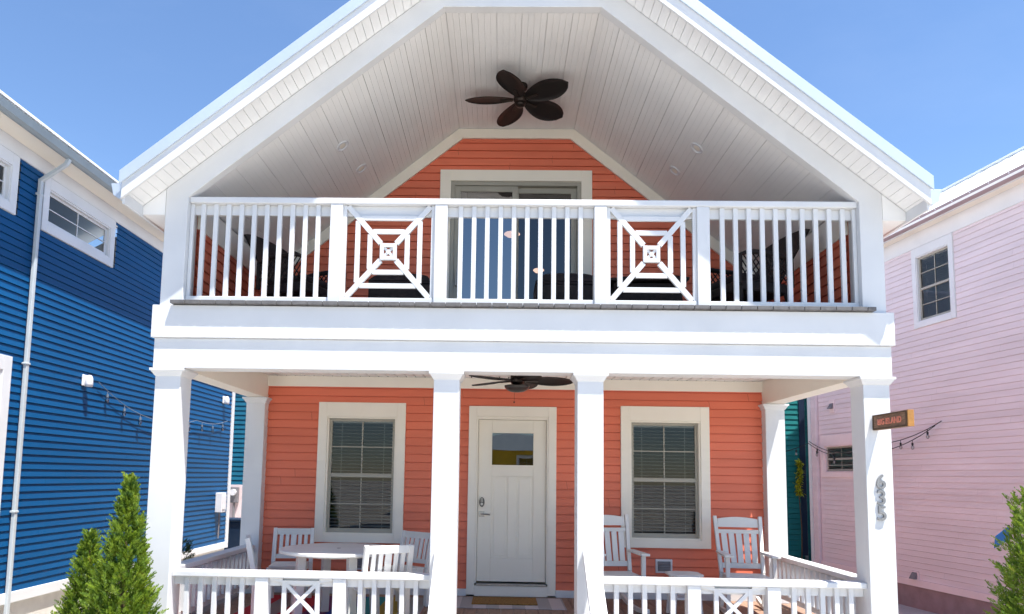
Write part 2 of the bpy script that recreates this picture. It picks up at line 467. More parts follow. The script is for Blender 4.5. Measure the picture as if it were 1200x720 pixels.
# gable frame + posts
def inner(x): return min(6.085, 6.085 - TAN * (abs(x) - .77))
def soff(x): return 6.956 - TAN * abs(x)
gf = MB()
gf.prism([(-3.41, 3.058), (-3.195, 3.058), (-3.195, 4.133), (-.77, 6.085), (.77, 6.085), (3.195, 4.133), (3.195, 3.058), (3.41, 3.058), (3.41, soff(3.41)), (0, soff(0)), (-3.41, soff(3.41))], 0, .10)
gf.build('gable_frame', M['white'], house, .004)
for sx in (-1, 1):
    p = MB(); p.box(min(sx * 3.41, sx * 3.195), max(sx * 3.41, sx * 3.195), .102, .22, 3.058, 4.135); p.build('balcony_post', M['white'], house, .005)
    e = MB(); e.prism([(sx * 3.413, soff(3.413)), (sx * 3.413, 3.95), (sx * 3.63, 3.95), (sx * 3.63, soff(3.63))], 0.003, .02)
    e.box(min(sx * 3.413, sx * 3.63), max(sx * 3.413, sx * 3.63), .024, 12.2, 3.95, 3.965)
    e.build('eave_box', M['soffit'], house)
    e = MB(); e.box(min(sx * 3.632, sx * 3.655), max(sx * 3.632, sx * 3.655), -.318, 12.25, 3.93, 4.12); e.build('eave_fascia', M['white'], house)
    e = MB(); e.prism([(sx * 3.657, 4.13), (sx * 3.657, 4.0), (sx * 3.70, 3.985), (sx * 3.755, 4.02), (sx * 3.78, 4.13)], -.30, 12.3); e.build('gutter', M['rake'], house, .003)
    # rake soffit in strips
    s = MB(); x = 0.01
    while x < 3.62:
        x2 = min(x + .0685, 3.63)
        s.prism([(sx * x, soff(x)), (sx * x2, soff(x2)), (sx * x2, soff(x2) + .012), (sx * x, soff(x) + .012)], -.318, -.002)
        x += .072
    s.prism([(0, soff(0) + .016), (sx * 3.63, soff(3.63) + .016), (sx * 3.63, soff(3.63) + .022), (0, soff(0) + .022)], -.318, -.002)
    s.build('rake_soffit', M['soffit'], house)
    fz = lambda x, o: o - TAN * abs(x)
    s = MB(); s.prism([(sx * .0, 6.915), (sx * 3.658, fz(3.658, 6.915)), (sx * 3.658, fz(3.658, 7.075)), (0, 7.075)], -.345, -.32); s.build('rake_fascia', M['white'], house, .003)
    s = MB(); s.prism([(sx * .0, 7.060), (sx * 3.675, fz(3.675, 7.060)), (sx * 3.675, fz(3.675, 7.185)), (0, 7.185)], -.365, -.347); s.build('rake_trim', M['rake'], house, .002)
r = MB()
r.prism([(-3.67, fz(3.67, 6.985)), (0, 6.985), (3.67, fz(3.67, 6.985)), (3.67, fz(3.67, 7.17)), (0, 7.17), (-3.67, fz(3.67, 7.17))], -.319, 12.4)
for sx in (-1, 1):
    y = -.3
    while y < 12.3:
        r.bar((0, y, 7.18), (sx * 3.67, y, fz(3.67, 7.18)), .02, .04); y += .4
rf = r.build('roof', M['metalroof'], house)
r = MB(); r.prism([(-.14, 7.17 - .09), (0, 7.205), (.14, 7.17 - .09), (.14, 7.10), (0, 7.225), (-.14, 7.10)], -.3, 12.4); r.build('ridge_cap', M['metalroof'], rf)

# balcony ceiling, planks run front to back
def ceil(x): return min(6.115, 6.115 - TAN * (abs(x) - .77))
c = MB(); x = -.764
n = 24; wd = 1.528 / n
for i in range(n):
    c.box(x + i * wd + (.0022 if i % 4 == 0 else .0007), x + (i + 1) * wd - (.0022 if i % 4 == 3 else .0007), .102, 2.5, 6.115, 6.127)
c.box(-.77, .77, .102, 2.5, 6.131, 6.137)
for sx in (-1, 1):
    x = .768
    ki = 0
    while x < 3.16:
        x2 = min(x + (.0470 if ki % 4 == 3 else .0498), 3.18)
        c.prism([(sx * x, ceil(x)), (sx * x2, ceil(x2)), (sx * x2, ceil(x2) + .014), (sx * x, ceil(x) + .014)], .102, 2.5)
        x += .0510
        ki += 1
    c.prism([(sx * .77, ceil(.77) + .018), (sx * 3.18, ceil(3.18) + .018), (sx * 3.18, ceil(3.18) + .024), (sx * .77, ceil(.77) + .024)], .102, 2.5)
c.build('balcony_ceiling', M['ceil'], house)

# balcony back wall, knee walls and their trims
w = MB()
clap(w, WF, 3.10, 6.09, .105, lambda z: (-min(3.17, .77 + (6.115 - z) / TAN), min(3.17, .77 + (6.115 - z) / TAN)), [(-.95, .95, 3.1, 5.50)])
w.build('balcony_wall', M['coral'], house)
t = MB()
t.box(-.77, .77, 2.475, 2.51, 5.985, 6.112)
for sx in (-1, 1):
    v = .165
    t.prism([(sx * .77, 6.112), (sx * 3.168, ceil(3.168) - .003), (sx * 3.168, ceil(3.168) - .003 - v), (sx * .712, 5.985), (sx * .77, 5.985)], 2.4755, 2.51)
t.build('gable_trim', M['trimwhite'], house, .003)
for sx in (-1, 1):
    KF = Frame((sx * 3.185, 0, 0), (0, 1, 0), (-sx, 0, 0))
    w = MB(); clap(w, KF, 3.10, 3.89, .105, lambda z: (.223, 2.50)); w.build('knee_wall', M['coral'], house)
    t = MB(); KF.box(t, .224, 2.47, 3.89, 4.17, -.01, .022); t.build('knee_trim', M['trimwhite'], house, .003)
    w = MB(); w.box(min(sx * 3.2, sx * 3.40), max(sx * 3.2, sx * 3.40), .225, 2.6, 3.06, 4.15); w.build('knee_wall_core', M['coral'], house)

# windows
for c0 in (-1.943, 1.937):
    window(house, WF, c0 - .447, c0 + .447, .735, 2.235, .115, .185, .10, blind=True)

# front door
t = MB()
WF.box(t, -.565, -.465, .02, 2.395, -.02, .035); WF.box(t, .455, .555, .02, 2.395, -.02, .035); WF.box(t, -.465, .455, 2.265, 2.395, -.02, .035)
WF.box(t, -.465, -.443, .162, 2.265, -.08, .02); WF.box(t, .433, .455, .162, 2.265, -.08, .02); WF.box(t, -.443, .433, 2.225, 2.265, -.08, .02)
WF.box(t, -.465, .455, .005, .135, -.02, .045)
fr = t.build('door_frame', M['trimwhite'], house, .004)
s = MB(); WF.box(s, -.443, .433, .138, .160, -.08, .06); s.build('threshold', M['steel'], fr, .003)
d = MB()
dz0, dz1, dx0, dx1 = .178, 2.222, -.440, .430
o0, o1 = -.075, -.03
def dbox(a0, a1, z0, z1, oo=o1): WF.box(d, a0, a1, z0, z1, o0, oo)
dbox(dx0, -.265, dz0, dz1); dbox(.265, dx1, dz0, dz1)
dbox(-.265, .265, 2.055, dz1); dbox(-.265, .265, 1.50, 1.645); dbox(-.265, .265, dz0, .47)
dbox(-.055, .055, .47, 1.50)
for a0, a1 in ((-.265, -.055), (.055, .265)):
    dbox(a0, a1, .47, 1.50, o1 - .009)
    dbox(a0 + .03, a1 - .03, .50, 1.47, o1 - .004)
door = d.build('front_door', M['door'], house, .004)
g = MB(); g.quad(WF.P(-.265, 1.645, o1 - .02), WF.P(.265, 1.645, o1 - .02), WF.P(.265, 2.055, o1 - .02), WF.P(-.265, 2.055, o1 - .02)); g.build('pane', M['paneglass'], door)
g = MB()
for a0, a1, z0, z1 in ((-.285, -.265, 1.625, 2.075), (.265, .285, 1.625, 2.075), (-.265, .265, 1.625, 1.645), (-.265, .265, 2.055, 2.075)): WF.box(g, a0, a1, z0, z1, o1, o1 + .008)
g.build('pane_moulding', M['door'], door, .002)
k = MB()
pts = [WF.P(-.385 + .035 * math.cos(t) , 1.17 + .062 * math.sin(t), o1) for t in [i * math.pi / 10 for i in range(20)]]
pf = [p - Vector((0, .022, 0)) for p in pts]
k.add(pts + pf, [tuple(range(20, 40))] + [(i, (i + 1) % 20, 20 + (i + 1) % 20, 20 + i) for i in range(20)])
lk = k.build('keypad_lock', M['darkmetal'], door, .003)
k = MB(); k.tube([WF.P(-.385, 1.145, o1 + .02), WF.P(-.385, 1.145, o1 + .034)], .017, 12)
for r_ in range(3):
    for c_ in range(2): WF.box(k, -.399 + c_ * .017, -.388 + c_ * .017, 1.175 + r_ * .016, 1.186 + r_ * .016, o1 + .021, o1 + .025)
k.build('lever_handle' if 0 else 'lock_cylinder', M['steel'], door)
k = MB(); WF.box(k, -.42, -.35, .985, 1.055, o1, o1 + .012); k.tube([WF.P(-.385, 1.02, o1), WF.P(-.385, 1.02, o1 + .05)], .012, 10)
k.tube([WF.P(-.39, 1.02, o1 + .05), WF.P(-.33, 1.018, o1 + .052), WF.P(-.28, 1.014, o1 + .046)], .009, 8); k.build('lever_handle', M['steel'], door, .002)

# sliding balcony door
t = MB()
WF.box(t, -1.005, -.862, 3.098, 5.55, -.02, .034); WF.box(t, .865, 1.007, 3.098, 5.55, -.02, .034); WF.box(t, -.862, .865, 5.398, 5.55, -.02, .034)
sd = t.build('sliding_door', M['trimwhite'], house, .004)
t = MB()
WF.box(t, -.862, -.81, 3.098, 5.398, -.11, .01); WF.box(t, .813, .865, 3.098, 5.398, -.11, .01); WF.box(t, -.81, .813, 5.345, 5.398, -.11, .01); WF.box(t, -.81, .813, 3.098, 3.14, -.11, .01)
t.build('track_frame', M['sash'], sd, .003)
for (a0, a1, oo, gm) in ((-.81, .03, -.05, 'doorglass'), (-.03, .813, -.10, 'screenglass')):
    t = MB(); WF.box(t, a0, a0 + .075, 3.141, 5.344, oo, oo + .035); WF.box(t, a1 - .075, a1, 3.141, 5.344, oo, oo + .035)
    WF.box(t, a0 + .075, a1 - .075, 5.27, 5.344, oo, oo + .035); WF.box(t, a0 + .075, a1 - .075, 3.141, 3.23, oo, oo + .035)
    t.build('door_panel', M['sash'], sd, .003)
    g = MB(); g.quad(WF.P(a0 + .07, 3.2, oo + .017), WF.P(a1 - .07, 3.2, oo + .017), WF.P(a1 - .07, 5.3, oo + .017), WF.P(a0 + .07, 5.3, oo + .017)); g.build('pane', M[gm], sd)
k = MB(); k.tube([WF.P(-.773, 3.98, -.015), WF.P(-.773, 3.98, .03), WF.P(-.773, 4.2, .03), WF.P(-.773, 4.2, -.015)], .010, 8); k.build('pull_handle', M['steel'], sd)

# railings ------------------------------------------------------------
def lattice(rail, x0, x1, zb, zt, y, big=True):
    """square-in-square lattice panel with diagonals"""
    cx, cz = (x0 + x1) / 2, (zb + zt) / 2
    m = MB(); hw, hh = (x1 - x0) / 2, (zt - zb) / 2
    b = lambda p, q, w=.052, dy=0, th=.03: m.bar((p[0], y + dy, p[1]), (q[0], y + dy, q[1]), th, w, up=Vector((q[1] - p[1], 0, -(q[0] - p[0]))).normalized())
    if big:
        for sx in (-1, 1):
            for sz in (-1, 1):
                b((cx + sx * .075, cz + sz * .075 * hh / hw), (cx + sx * (hw - .01), cz + sz * (hh - .005)))
        for k_, (rw, rh) in enumerate(((.30, .33), (.18, .198))):
            f = lambda x: x * hh / hw
            b((cx - rw, cz - f(rw) + .03), (cx - rw, cz + f(rw) - .03), .046, .0, .026); b((cx + rw, cz - f(rw) + .03), (cx + rw, cz + f(rw) - .03), .046, 0, .026)
            b((cx - rw + .03, cz - f(rw)), (cx + rw - .03, cz - f(rw)), .046, 0, .026); b((cx - rw + .03, cz + f(rw)), (cx + rw - .03, cz + f(rw)), .046, 0, .026)
        q = .082
        for sx in (-1, 1): b((cx + sx * (q - .02), cz - q), (cx + sx * (q - .02), cz + q), .036, -.003, .036)
        for sz in (-1, 1): b((cx - q + .038, cz + sz * (q - .02)), (cx + q - .038, cz + sz * (q - .02)), .036, -.003, .036)
        b((cx - q + .04, cz - q + .04), (cx + q - .04, cz + q - .04), .026, 0, .022)
        b((cx - q + .04, cz + q - .04), (cx + q - .04, cz - q + .04), .026, .001, .0225)
        m.tube([(cx, y - .016, cz), (cx, y + .012, cz)], .022, 12)
    else:
        q = .155
        for sx in (-1, 1): b((cx + sx * q, cz - q - .02), (cx + sx * q, cz + q + .02), .04)
        for sz in (-1, 1): b((cx - q + .02, cz + sz * q), (cx + q - .02, cz + sz * q), .04, 0, .028)
        b((cx - q + .02, cz - q + .02), (cx + q - .02, cz + q - .02), .034, 0, .026)
        b((cx - q + .02, cz + q - .02), (cx + q - .02, cz - q + .02), .034, .001, .0265)
        for sx in (-1, 1):
            for sz in (-1, 1): b((cx + sx * (q + .015), cz + sz * (q + .015)), (cx + sx * (hw - .01), cz + sz * (hh - .0)), .04, 0, .03)
    m.build('lattice_panel', M['white'], rail, .002)

br = MB(); br.box(-3.193, 3.193, .03, .17, 4.085, 4.145); rail = br.build('balcony_railing', M['white'], house, .008)
def seg_rail(x0, x1, zt0, zt1, zb0, zb1, y0, rail):
    m = MB(); m.box(x0, x1, y0 + .035, y0 + .07, zt0, zt1); m.build('sub_rail', M['white'], rail, .003)
    m = MB(); m.box(x0, x1, y0 - .01, y0 + .06, zb0, zb1); m.build('bottom_rail', M['white'], rail, .005)
def balusters(x0, x1, n, z0, z1, y, rail, w=.043):
    for i in range(n):
        x = x0 + (x1 - x0) * (i + 1) / (n + 1)
        m = MB(); m.box(x - w / 2, x + w / 2, y, y + .034, z0, z1); m.build('baluster', M['white'], rail, .003)
PX = (-1.765, -.757, .768, 1.742)
for x in PX:
    m = MB(); m.box(x - .06, x + .06, .035, .15, 3.098, 4.084); m.build('post', M['white'], rail, .005)
xs = [(-3.193, PX[0] - .06, 10), (PX[0] + .06, PX[1] - .06, 0), (PX[1] + .06, PX[2] - .06, 10), (PX[2] + .06, PX[3] - .06, 0), (PX[3] + .06, 3.193, 10)]
for a, b_, n in xs:
    seg_rail(a, b_, 3.985, 4.084, 3.108, 3.170, .06, rail)
    if n: balusters(a, b_, n, 3.171, 4.083, .06, rail)
    else: lattice(rail, a + .035, b_ - .035, 3.171, 4.08, .077)
    if not n or a < -3 or b_ > 3:
        for q in ((a, b_) if not n else ((a,) if a < -3 else (b_,))):
            m = MB(); qq = q + (.018 if q == a else -.018); m.box(qq - .0175, qq + .0175, .0605, .0935, 3.172, 4.082); m.build('baluster', M['white'], rail, .003)

for sx in (-1, 1):
    a, b_ = (-3.168, -.79) if sx < 0 else (.79, 3.168)
    m = MB(); m.box(a, b_, .05, .21, .535, .588); rl = m.build('porch_railing', M['white'], house, .008)
    c0 = (a + b_) / 2
    p1, p2 = c0 - .36, c0 + .36
    for x in (p1, p2):
        m = MB(); m.box(x - .06, x + .06, .06, .18, .002, .534); m.build('post', M['white'], rl, .005)
    for q0, q1, n in ((a, p1 - .06, 5), (p1 + .06, p2 - .06, 0), (p2 + .06, b_, 5)):
        seg_rail(q0, q1, .455, .534, .08, .14, .085, rl)
        if n: balusters(q0, q1, n, .141, .533, .085, rl)
        else: lattice(rl, q0, q1, .141, .533, .10, False)
    # side railing
    X = sx * 3.29
    m = MB(); m.box(X - .075, X + .075, .243, 2.377, .545, .598); rs = m.build('side_railing', M['white'], house, .008)
    m = MB(); m.box(X - .02, X + .02, .243, 2.377, .455, .544); m.build('sub_rail', M['white'], rs, .003)
    m = MB(); m.box(X - .035, X + .035, .263, 2.357, .08, .14); m.build('bottom_rail', M['white'], rs, .003)
    for i in range(16):
        y = .243 + 2.134 * (i + 1) / 17
        m = MB(); m.box(X - sx * .0 - .021 - sx * .042, X + .021 - sx * .042, y - .021, y + .021, .141, .534); m.build('baluster', M['white'], rs, .003)
    # stair handrail
    X = sx * .668
    m = MB(); p0, p1_ = Vector((X, -.01, .835)), Vector((X, -1.42, -.37))
    m.bar(p0, p1_, .14, .045); hr = m.build('stair_handrail', M['white'], house, .006)
    m = MB(); m.bar(p0 + Vector((0, 0, -.55)), p1_ + Vector((0, 0, -.40)), .05, .06); m.build('bottom_rail', M['white'], hr, .004)
    for i in range(10):
        t_ = (i + .7) / 10.4; p = p0.lerp(p1_, t_)
        m = MB(); m.box(X - .02, X + .02, p.y - .02, p.y + .02, p.z - .55 + .13 * t_, p.z - .02); m.build('baluster', M['white'], hr, .002)
    m = MB(); m.box(X - .06, X + .06, -1.47, -1.35, GROUND, -.33); m.build('newel_post', M['white'], hr, .005)
st = MB()
for i in range(6):
    zt = -.183 * i
    if i: st.box(-.60, .60, -.10 - .235 * i, -.10 - .235 * (i - 1), zt - .03, zt)
    st.box(-.58, .58, -.075 - .235 * i, -.06 - .235 * i, zt - .183, zt - .031)
st.build('stair', M['porch'], house, .004)

# house numbers on the right column, stacked
def text_mesh(txt, size, depth, mat, name, parent, mtx):
    cu = bpy.data.curves.new(name, 'FONT'); cu.body = txt; cu.size = size; cu.extrude = depth; cu.align_x = 'CENTER'; cu.align_y = 'CENTER'
    cu.offset = .0022
    tmp = bpy.data.objects.new(name, cu); col.objects.link(tmp)
    dg = bpy.context.evaluated_depsgraph_get(); dg.update()
    me = bpy.data.meshes.new_from_object(tmp.evaluated_get(dg)); bpy.data.objects.remove(tmp)
    org = Vector((0, 0, 0)); q = parent
    while q: org += q.location; q = q.parent
    me.transform(Matrix.Translation(-org) @ mtx); me.materials.clear(); me.materials.append(mat)
    o = bpy.data.objects.new(name, me); col.objects.link(o); o.parent = parent
    return o
for i, ch in enumerate('635'):
    mt = Matrix.Translation((3.292, -.012, 1.495 - i * .142)) @ Matrix.Rotation(math.radians(90), 4, 'X')
    text_mesh(ch, .185, .008, M['number'], 'house_number', columns[3], mt)

# wall vents
for x, z in ((-1.964, .385), (1.909, .412)):
    v = MB(); WF.box(v, x - .105, x + .105, z - .085, z + .085, .0, .03); pv = v.build('wall_vent', M['lampwhite'], house, .006)
    v = MB(); WF.box(v, x - .08, x + .08, z - .06, z + .06, .0305, .045)
    for i in range(3): WF.box(v, x - .075, x + .075, z - .045 + i * .035, z - .025 + i * .035, .046, .062)
    v.build('hood', M['vent'], pv, .004)

# ------------------------------------------------------------------ lights in / on the house
PC = Vector((-.16162, -6.4527, 1.48913))
def recess(px, py, z, label):
    t = thing('recessed_light', (px, py, z), label, 'light', 0, 'recessed lights in the balcony ceiling')
    sx = 1 if px > 0 else -1
    nrm = Vector((-sx * TAN, 0, -1)).normalized()
    R = nrm.to_track_quat('Z', 'Y').to_matrix().to_4x4()
    m = MB(); m.lathe([(.08, 0), (.08, .005), (.07, .009), (.058, .004), (.056, -.02)], (0, 0, 0), 24)
    m.v = [R @ v for v in m.v]; m.build('trim_ring', M['lampwhite'], t, smooth=False, world=False)
    m = MB(); m.lathe([(.055, -.006), (.04, .0), (.02, .002)], (0, 0, 0), 20)
    m.v = [R @ v for v in m.v]; m.build('lens', M['trimwhite'], t, smooth=True, world=False)
for px, py, lab in ((-1.97, 1.02, 'white recessed light on the left ceiling slope, the one nearer the gable opening'), (-1.90, 1.72, 'white recessed light on the left ceiling slope, the one nearer the back wall'),
                    (1.97, 1.02, 'white recessed light on the right ceiling slope, the one nearer the gable opening'), (1.90, 1.72, 'white recessed light on the right ceiling slope, the one nearer the back wall')):
    recess(px, py, ceil(px) - .001, lab)

def blade_mesh(ang, z, r0, r1, wmax, tilt):
    top, N = [], 14
    pts = []
    for i in range(N + 1):
        t = i / N
        wd = wmax * (math.sin(math.pi * min(1, (t * .93 + .07))) ** .62) * (.72 + .42 * t) * .92
        pts.append((r0 + (r1 - r0) * t, max(wd, .008)))
    vs = []
    ca, sa = math.cos(ang), math.sin(ang); ct, s_t = math.cos(tilt), math.sin(tilt)
    nw = 4
    for side in (0, 1):
        for r, wd in pts:
            for j in range(nw + 1):
                y = (j / nw - .5) * wd
                zz = -.10 * y * y / max(wd, .01) + (.007 if side else 0) - .02 * (r - r0)
                yy, zq = y * ct - zz * s_t, y * s_t + zz * ct
                vs.append((r * ca - yy * sa, r * sa + yy * ca, z + zq))
    n1 = (N + 1) * (nw + 1); fs = []
    for i in range(N):
        for j in range(nw):
            a = i * (nw + 1) + j; q = (a, a + 1, a + nw + 2, a + nw + 1)
            fs.append(q[::-1]); fs.append(tuple(k + n1 for k in q))
    edge = [i * (nw + 1) for i in range(N + 1)] + [N * (nw + 1) + j for j in range(1, nw + 1)] + [i * (nw + 1) + nw for i in range(N - 1, -1, -1)] + [j for j in range(nw - 1, 0, -1)]
    for a, b_ in zip(edge, edge[1:] + edge[:1]): fs.append((a, b_, b_ + n1, a + n1))
    m = MB(); m.add(vs, fs); return m

def ceiling_fan(loc, zc, zb, start, label, tilt, bowl, chain, wmax=.215):
    t = thing('ceiling_fan', (loc[0], loc[1], zb), label, 'ceiling fan', 0, 'leaf-blade ceiling fans')
    h = zc - zb
    m = MB(); m.lathe([(.075, h - .045), (.085, h - .02), (.085, h)], seg=24); m.build('canopy', M['fanmetal'], t, smooth=False, world=False)
    m = MB(); m.lathe([(.016, 0.06), (.016, h - .04)], seg=12); m.build('downrod', M['fanmetal'], t, world=False)
    m = MB(); m.lathe([(.04, -.035), (.065, -.028), (.078, .0), (.078, .05), (.07, .085), (.04, .10)], seg=28); m.build('motor_housing', M['fanmetal'], t, smooth=True, world=False)
    for i in range(5):
        a = math.radians(start + 72 * i)
        bl = blade_mesh(a, .012, .08, .655, wmax, tilt).build('blade', M['fan'], t, smooth=True, world=False)
        m = MB(); m.bar((.09 * math.cos(a), .09 * math.sin(a), .004), (.24 * math.cos(a), .24 * math.sin(a), .004), .045, .012); m.build('blade_bracket', M['fanmetal'], bl, .003, world=False)
    if bowl:
        m = MB(); m.lathe([(.02, -.125), (.075, -.117), (.12, -.095), (.142, -.065), (.142, -.05), (.06, -.041)], seg=28); m.build('bowl', M['fanglass'], t, smooth=True, world=False)
    else:
        m = MB(); m.lathe([(.015, -.075), (.045, -.068), (.06, -.05), (.06, -.04)], seg=24); m.build('switch_cap', M['fanmetal'], t, smooth=True, world=False)
    if chain:
        m = MB(); m.tube([(-.03, -.04, -.13), (-.03, -.04, -.235)], .0016, 5); m.lathe([(.003, -.252), (.0085, -.246), (.0085, -.236), (.003, -.230)], (-.03, -.04, 0), 8); m.build('pull_chain', M['fanmetal'], t, world=False)
    return t
ceiling_fan((.02, 1.44, 0), 6.115, 5.925, 180, 'dark bronze ceiling fan with leaf blades under the balcony gable ceiling', math.radians(-14), False, False, .36)
ceiling_fan((.02, 1.44, 0), 2.757, 2.575, 0, 'dark bronze ceiling fan with smoked bowl under the porch ceiling', math.radians(-15), True, True, .29)

for (x, y, z, r, lab) in ((-.03, 3.6, 5.02, .12, 'glowing dome lamp seen through the left panel of the balcony door'), (.42, 4.6, 4.78, .09, 'small glowing dome lamp seen low in the right panel of the balcony door')):
    t = thing('pendant_lamp', (x, y, z), lab, 'lamp', 0, 'lamps inside the balcony room')
    m = MB(); m.lathe([(.01, 0), (r * .6, .012), (r, .045), (r * .9, .06)], seg=20); m.build('shade', M['litdome'], t, smooth=True, world=False)
    m = MB(); m.tube([(0, 0, .06), (0, 0, 5.62 - z)], .006, 6); m.build('stem', M['darkmetal'], t, world=False)

# ------------------------------------------------------------------ porch furniture
def wbox(m, a, b): m.box(a[0], b[0], a[1], b[1], a[2], b[2])

# round table
t = thing('patio_table', (-1.83, .93, 0), 'round white slatted patio table on the left side of the porch', 'table')
m = MB(); R_ = .60
circ = [(R_ * math.cos(i * math.pi / 32), R_ * math.sin(i * math.pi / 32)) for i in range(64)]
m.plate(circ, .69, .725); tt = m.build('tabletop', M['furn'], t, .008, world=False)
m = MB(); m.lathe([(.02, .7255), (.02, .727)], seg=16); m.build('umbrella_hole', M['darkmetal'], tt, world=False)
m = MB(); m.lathe([(.38, .655), (.38, .689)], seg=40); m.build('apron', M['furn'], t, world=False)
for a in range(4):
    an = math.radians(32 + 90 * a); x, y = .42 * math.cos(an), .42 * math.sin(an)
    m = MB(); m.bar((x, y, 0), (x * .93, y * .93, .69), .085, .085); m.build('leg', M['furn'], t, .006, world=False)

def dining_chair(label):
    t = thing('dining_chair', (0, 0, 0), label, 'chair', 0, 'white slat-back chairs around the patio table')
    # faces +Y local; back at -Y
    rec = .09
    for sx in (-1, 1):
        m = MB(); m.bar((sx * .22, -.20, 0), (sx * .22, -.20, .43), .045, .05, up=(0, 1, 0)); m.bar((sx * .22, -.20, .43), (sx * .22, -.20 - rec, .83), .045, .05, up=(0, 1, 0)); m.build('back_leg', M['furn'], t, .004, world=False)
        m = MB(); m.box(sx * .20 - .022, sx * .20 + .022, .185, .235, 0, .419); m.build('front_leg', M['furn'], t, .004, world=False)
    yb = lambda z: -.20 - rec * (z - .43) / .40
    m = MB(); m.bar((-.198, yb(.79), .79), (.198, yb(.79), .79), .028, .075); m.build('top_rail', M['furn'], t, .004, world=False)
    m = MB(); m.bar((-.198, yb(.50), .50), (.198, yb(.50), .50), .028, .05); m.build('lower_rail', M['furn'], t, .004, world=False)
    for i, (x, w_) in enumerate(((-.145, .042), (-.075, .042), (.0, .065), (.075, .042), (.145, .042))):
        m = MB(); m.bar((x, yb(.525), .525), (x, yb(.753), .753), w_, .018, up=(0, 1, .2)); m.build('back_slat', M['furn'], t, .002, world=False)
    m = MB()
    for i in range(6): m.box(-.195, .195, -.19 + i * .074, -.125 + i * .074, .42, .442)
    m.box(-.197, -.18, -.17, .18, .36, .419); m.box(.18, .197, -.17, .18, .36, .419); m.box(-.177, .177, .2, .225, .36, .419)
    m.build('seat', M['furn'], t, .003, world=False)
    return t
ch = dining_chair('white slat-back chair by the front wall, left of the window, behind the patio table')
spots = [(-2.62, 1.87, 188, None), (-1.28, 1.70, 145, 'white slat-back chair right of the patio table, half hidden behind the nearest chair'),
         (-1.33, .50, 28, 'white slat-back chair nearest the front railing, at the right of the patio table'), (-2.52, 1.02, -71, 'white slat-back chair seen side-on beside the left side railing')]
for i, (x, y, a, lab) in enumerate(spots):
    o = ch if i == 0 else copy_tree(ch)
    o.location = (x, y, .0015); o.rotation_euler = (0, 0, math.radians(a))
    if lab: o['label'] = lab

def rocker(label):
    t = thing('rocking_chair', (0, 0, 0), label, 'rocking chair', 0, 'white rocking chairs under the right window')
    # faces -Y local
    for sx in (-1, 1):
        m = MB(); pts = [(sx * .25, -.38 + i * .92 / 16, .018 + .13 * ((i / 16 - .45) ** 2) * 1.6) for i in range(17)]
        for a, b_ in zip(pts[:-1], pts[1:]): m.bar(a, b_, .035, .045)
        m.build('rocker', M['furn'], t, world=False)
        m = MB(); m.box(sx * .25 - .022, sx * .25 + .022, -.26, -.215, .035, .64); m.build('front_leg', M['furn'], t, .004, world=False)
        m = MB(); m.bar((sx * .235, .19, .04), (sx * .235, .19, .42), .042, .045, up=(0, 1, 0)); m.bar((sx * .235, .19, .42), (sx * .262, .40, 1.06), .042, .045, up=(0, 1, 0)); m.build('back_post', M['furn'], t, .004, world=False)
        m = MB(); m.plate([(sx * .25 - .05, -.32), (sx * .25 + .05, -.32), (sx * .25 + .045, .2), (sx * .25 - .03, .26)], .642, .668); m.build('arm', M['furn'], t, .005, world=False)
    yb = lambda z: .19 + .21 * (z - .42) / .64
    m = MB()
    N = 10
    for i in range(N):
        x0, x1 = -.232 + .464 * i / N, -.232 + .464 * (i + 1) / N
        top = lambda x: 1.03 + .025 * (1 - (x / .232) ** 2)
        y = yb(.98)
        m.hexa([(x0, y - .014, .935), (x1, y - .014, .935), (x1, y + .014, .935), (x0, y + .014, .935), (x0, y + .01, top(x0)), (x1, y + .01, top(x1)), (x1, y + .038, top(x1)), (x0, y + .038, top(x0))])
    m.build('head_rail', M['furn'], t, world=False)
    m = MB(); m.bar((-.232, yb(.885), .885), (.232, yb(.885), .885), .026, .045); m.build('upper_rail', M['furn'], t, .004, world=False)
    m = MB(); m.bar((-.215, yb(.50), .50), (.215, yb(.50), .50), .026, .06); m.build('lower_rail', M['furn'], t, .004, world=False)
    for i in range(5):
        x = (i - 2) * .083
        m = MB(); m.bar((x * .96, yb(.53), .53), (x * 1.04, yb(.863), .863), .062, .016, up=(0, 1, .2)); m.build('back_slat', M['furn'], t, .002, world=False)
    m = MB()
    for i in range(6): m.box(-.225, .225, -.25 + i * .073, -.187 + i * .073, .40, .42)
    m.box(-.227, -.205, -.25, .19, .335, .399); m.box(.205, .227, -.25, .19, .335, .399); m.box(-.2, .2, -.255, -.235, .335, .399)
    m.build('seat', M['furn'], t, .003, world=False)
    return t
rk = rocker('white rocking chair partly behind the porch column right of the door')
for i, (x, y, a, lab) in enumerate(((1.17, 1.70, 8, None), (2.66, 1.72, -6, 'white rocking chair in the right corner of the porch, beside the right window'))):
    o = rk if i == 0 else copy_tree(rk)
    o.location = (x, y, .0015); o.rotation_euler = (0, 0, math.radians(a))
    if lab: o['label'] = lab
t = thing('side_table', (1.90, 1.50, 0.0015), 'small white side table with clipped corners between the rocking chairs', 'table')
m = MB(); a_, c_ = .185, .07
m.plate([(-a_, -a_ + c_), (-a_ + c_, -a_), (a_ - c_, -a_), (a_, -a_ + c_), (a_, a_ - c_), (a_ - c_, a_), (-a_ + c_, a_), (-a_, a_ - c_)], .435, .458); m.build('tabletop', M['furn'], t, .004, world=False)
for sx in (-1, 1):
    for sy in (-1, 1):
        m = MB(); m.bar((sx * .15, sy * .14, 0), (sx * .12, sy * .11, .435), .04, .025); m.build('leg', M['furn'], t, .003, world=False)
m = MB(); m.box(-.11, .11, -.10, .10, .18, .20); m.build('shelf', M['furn'], t, .003, world=False)

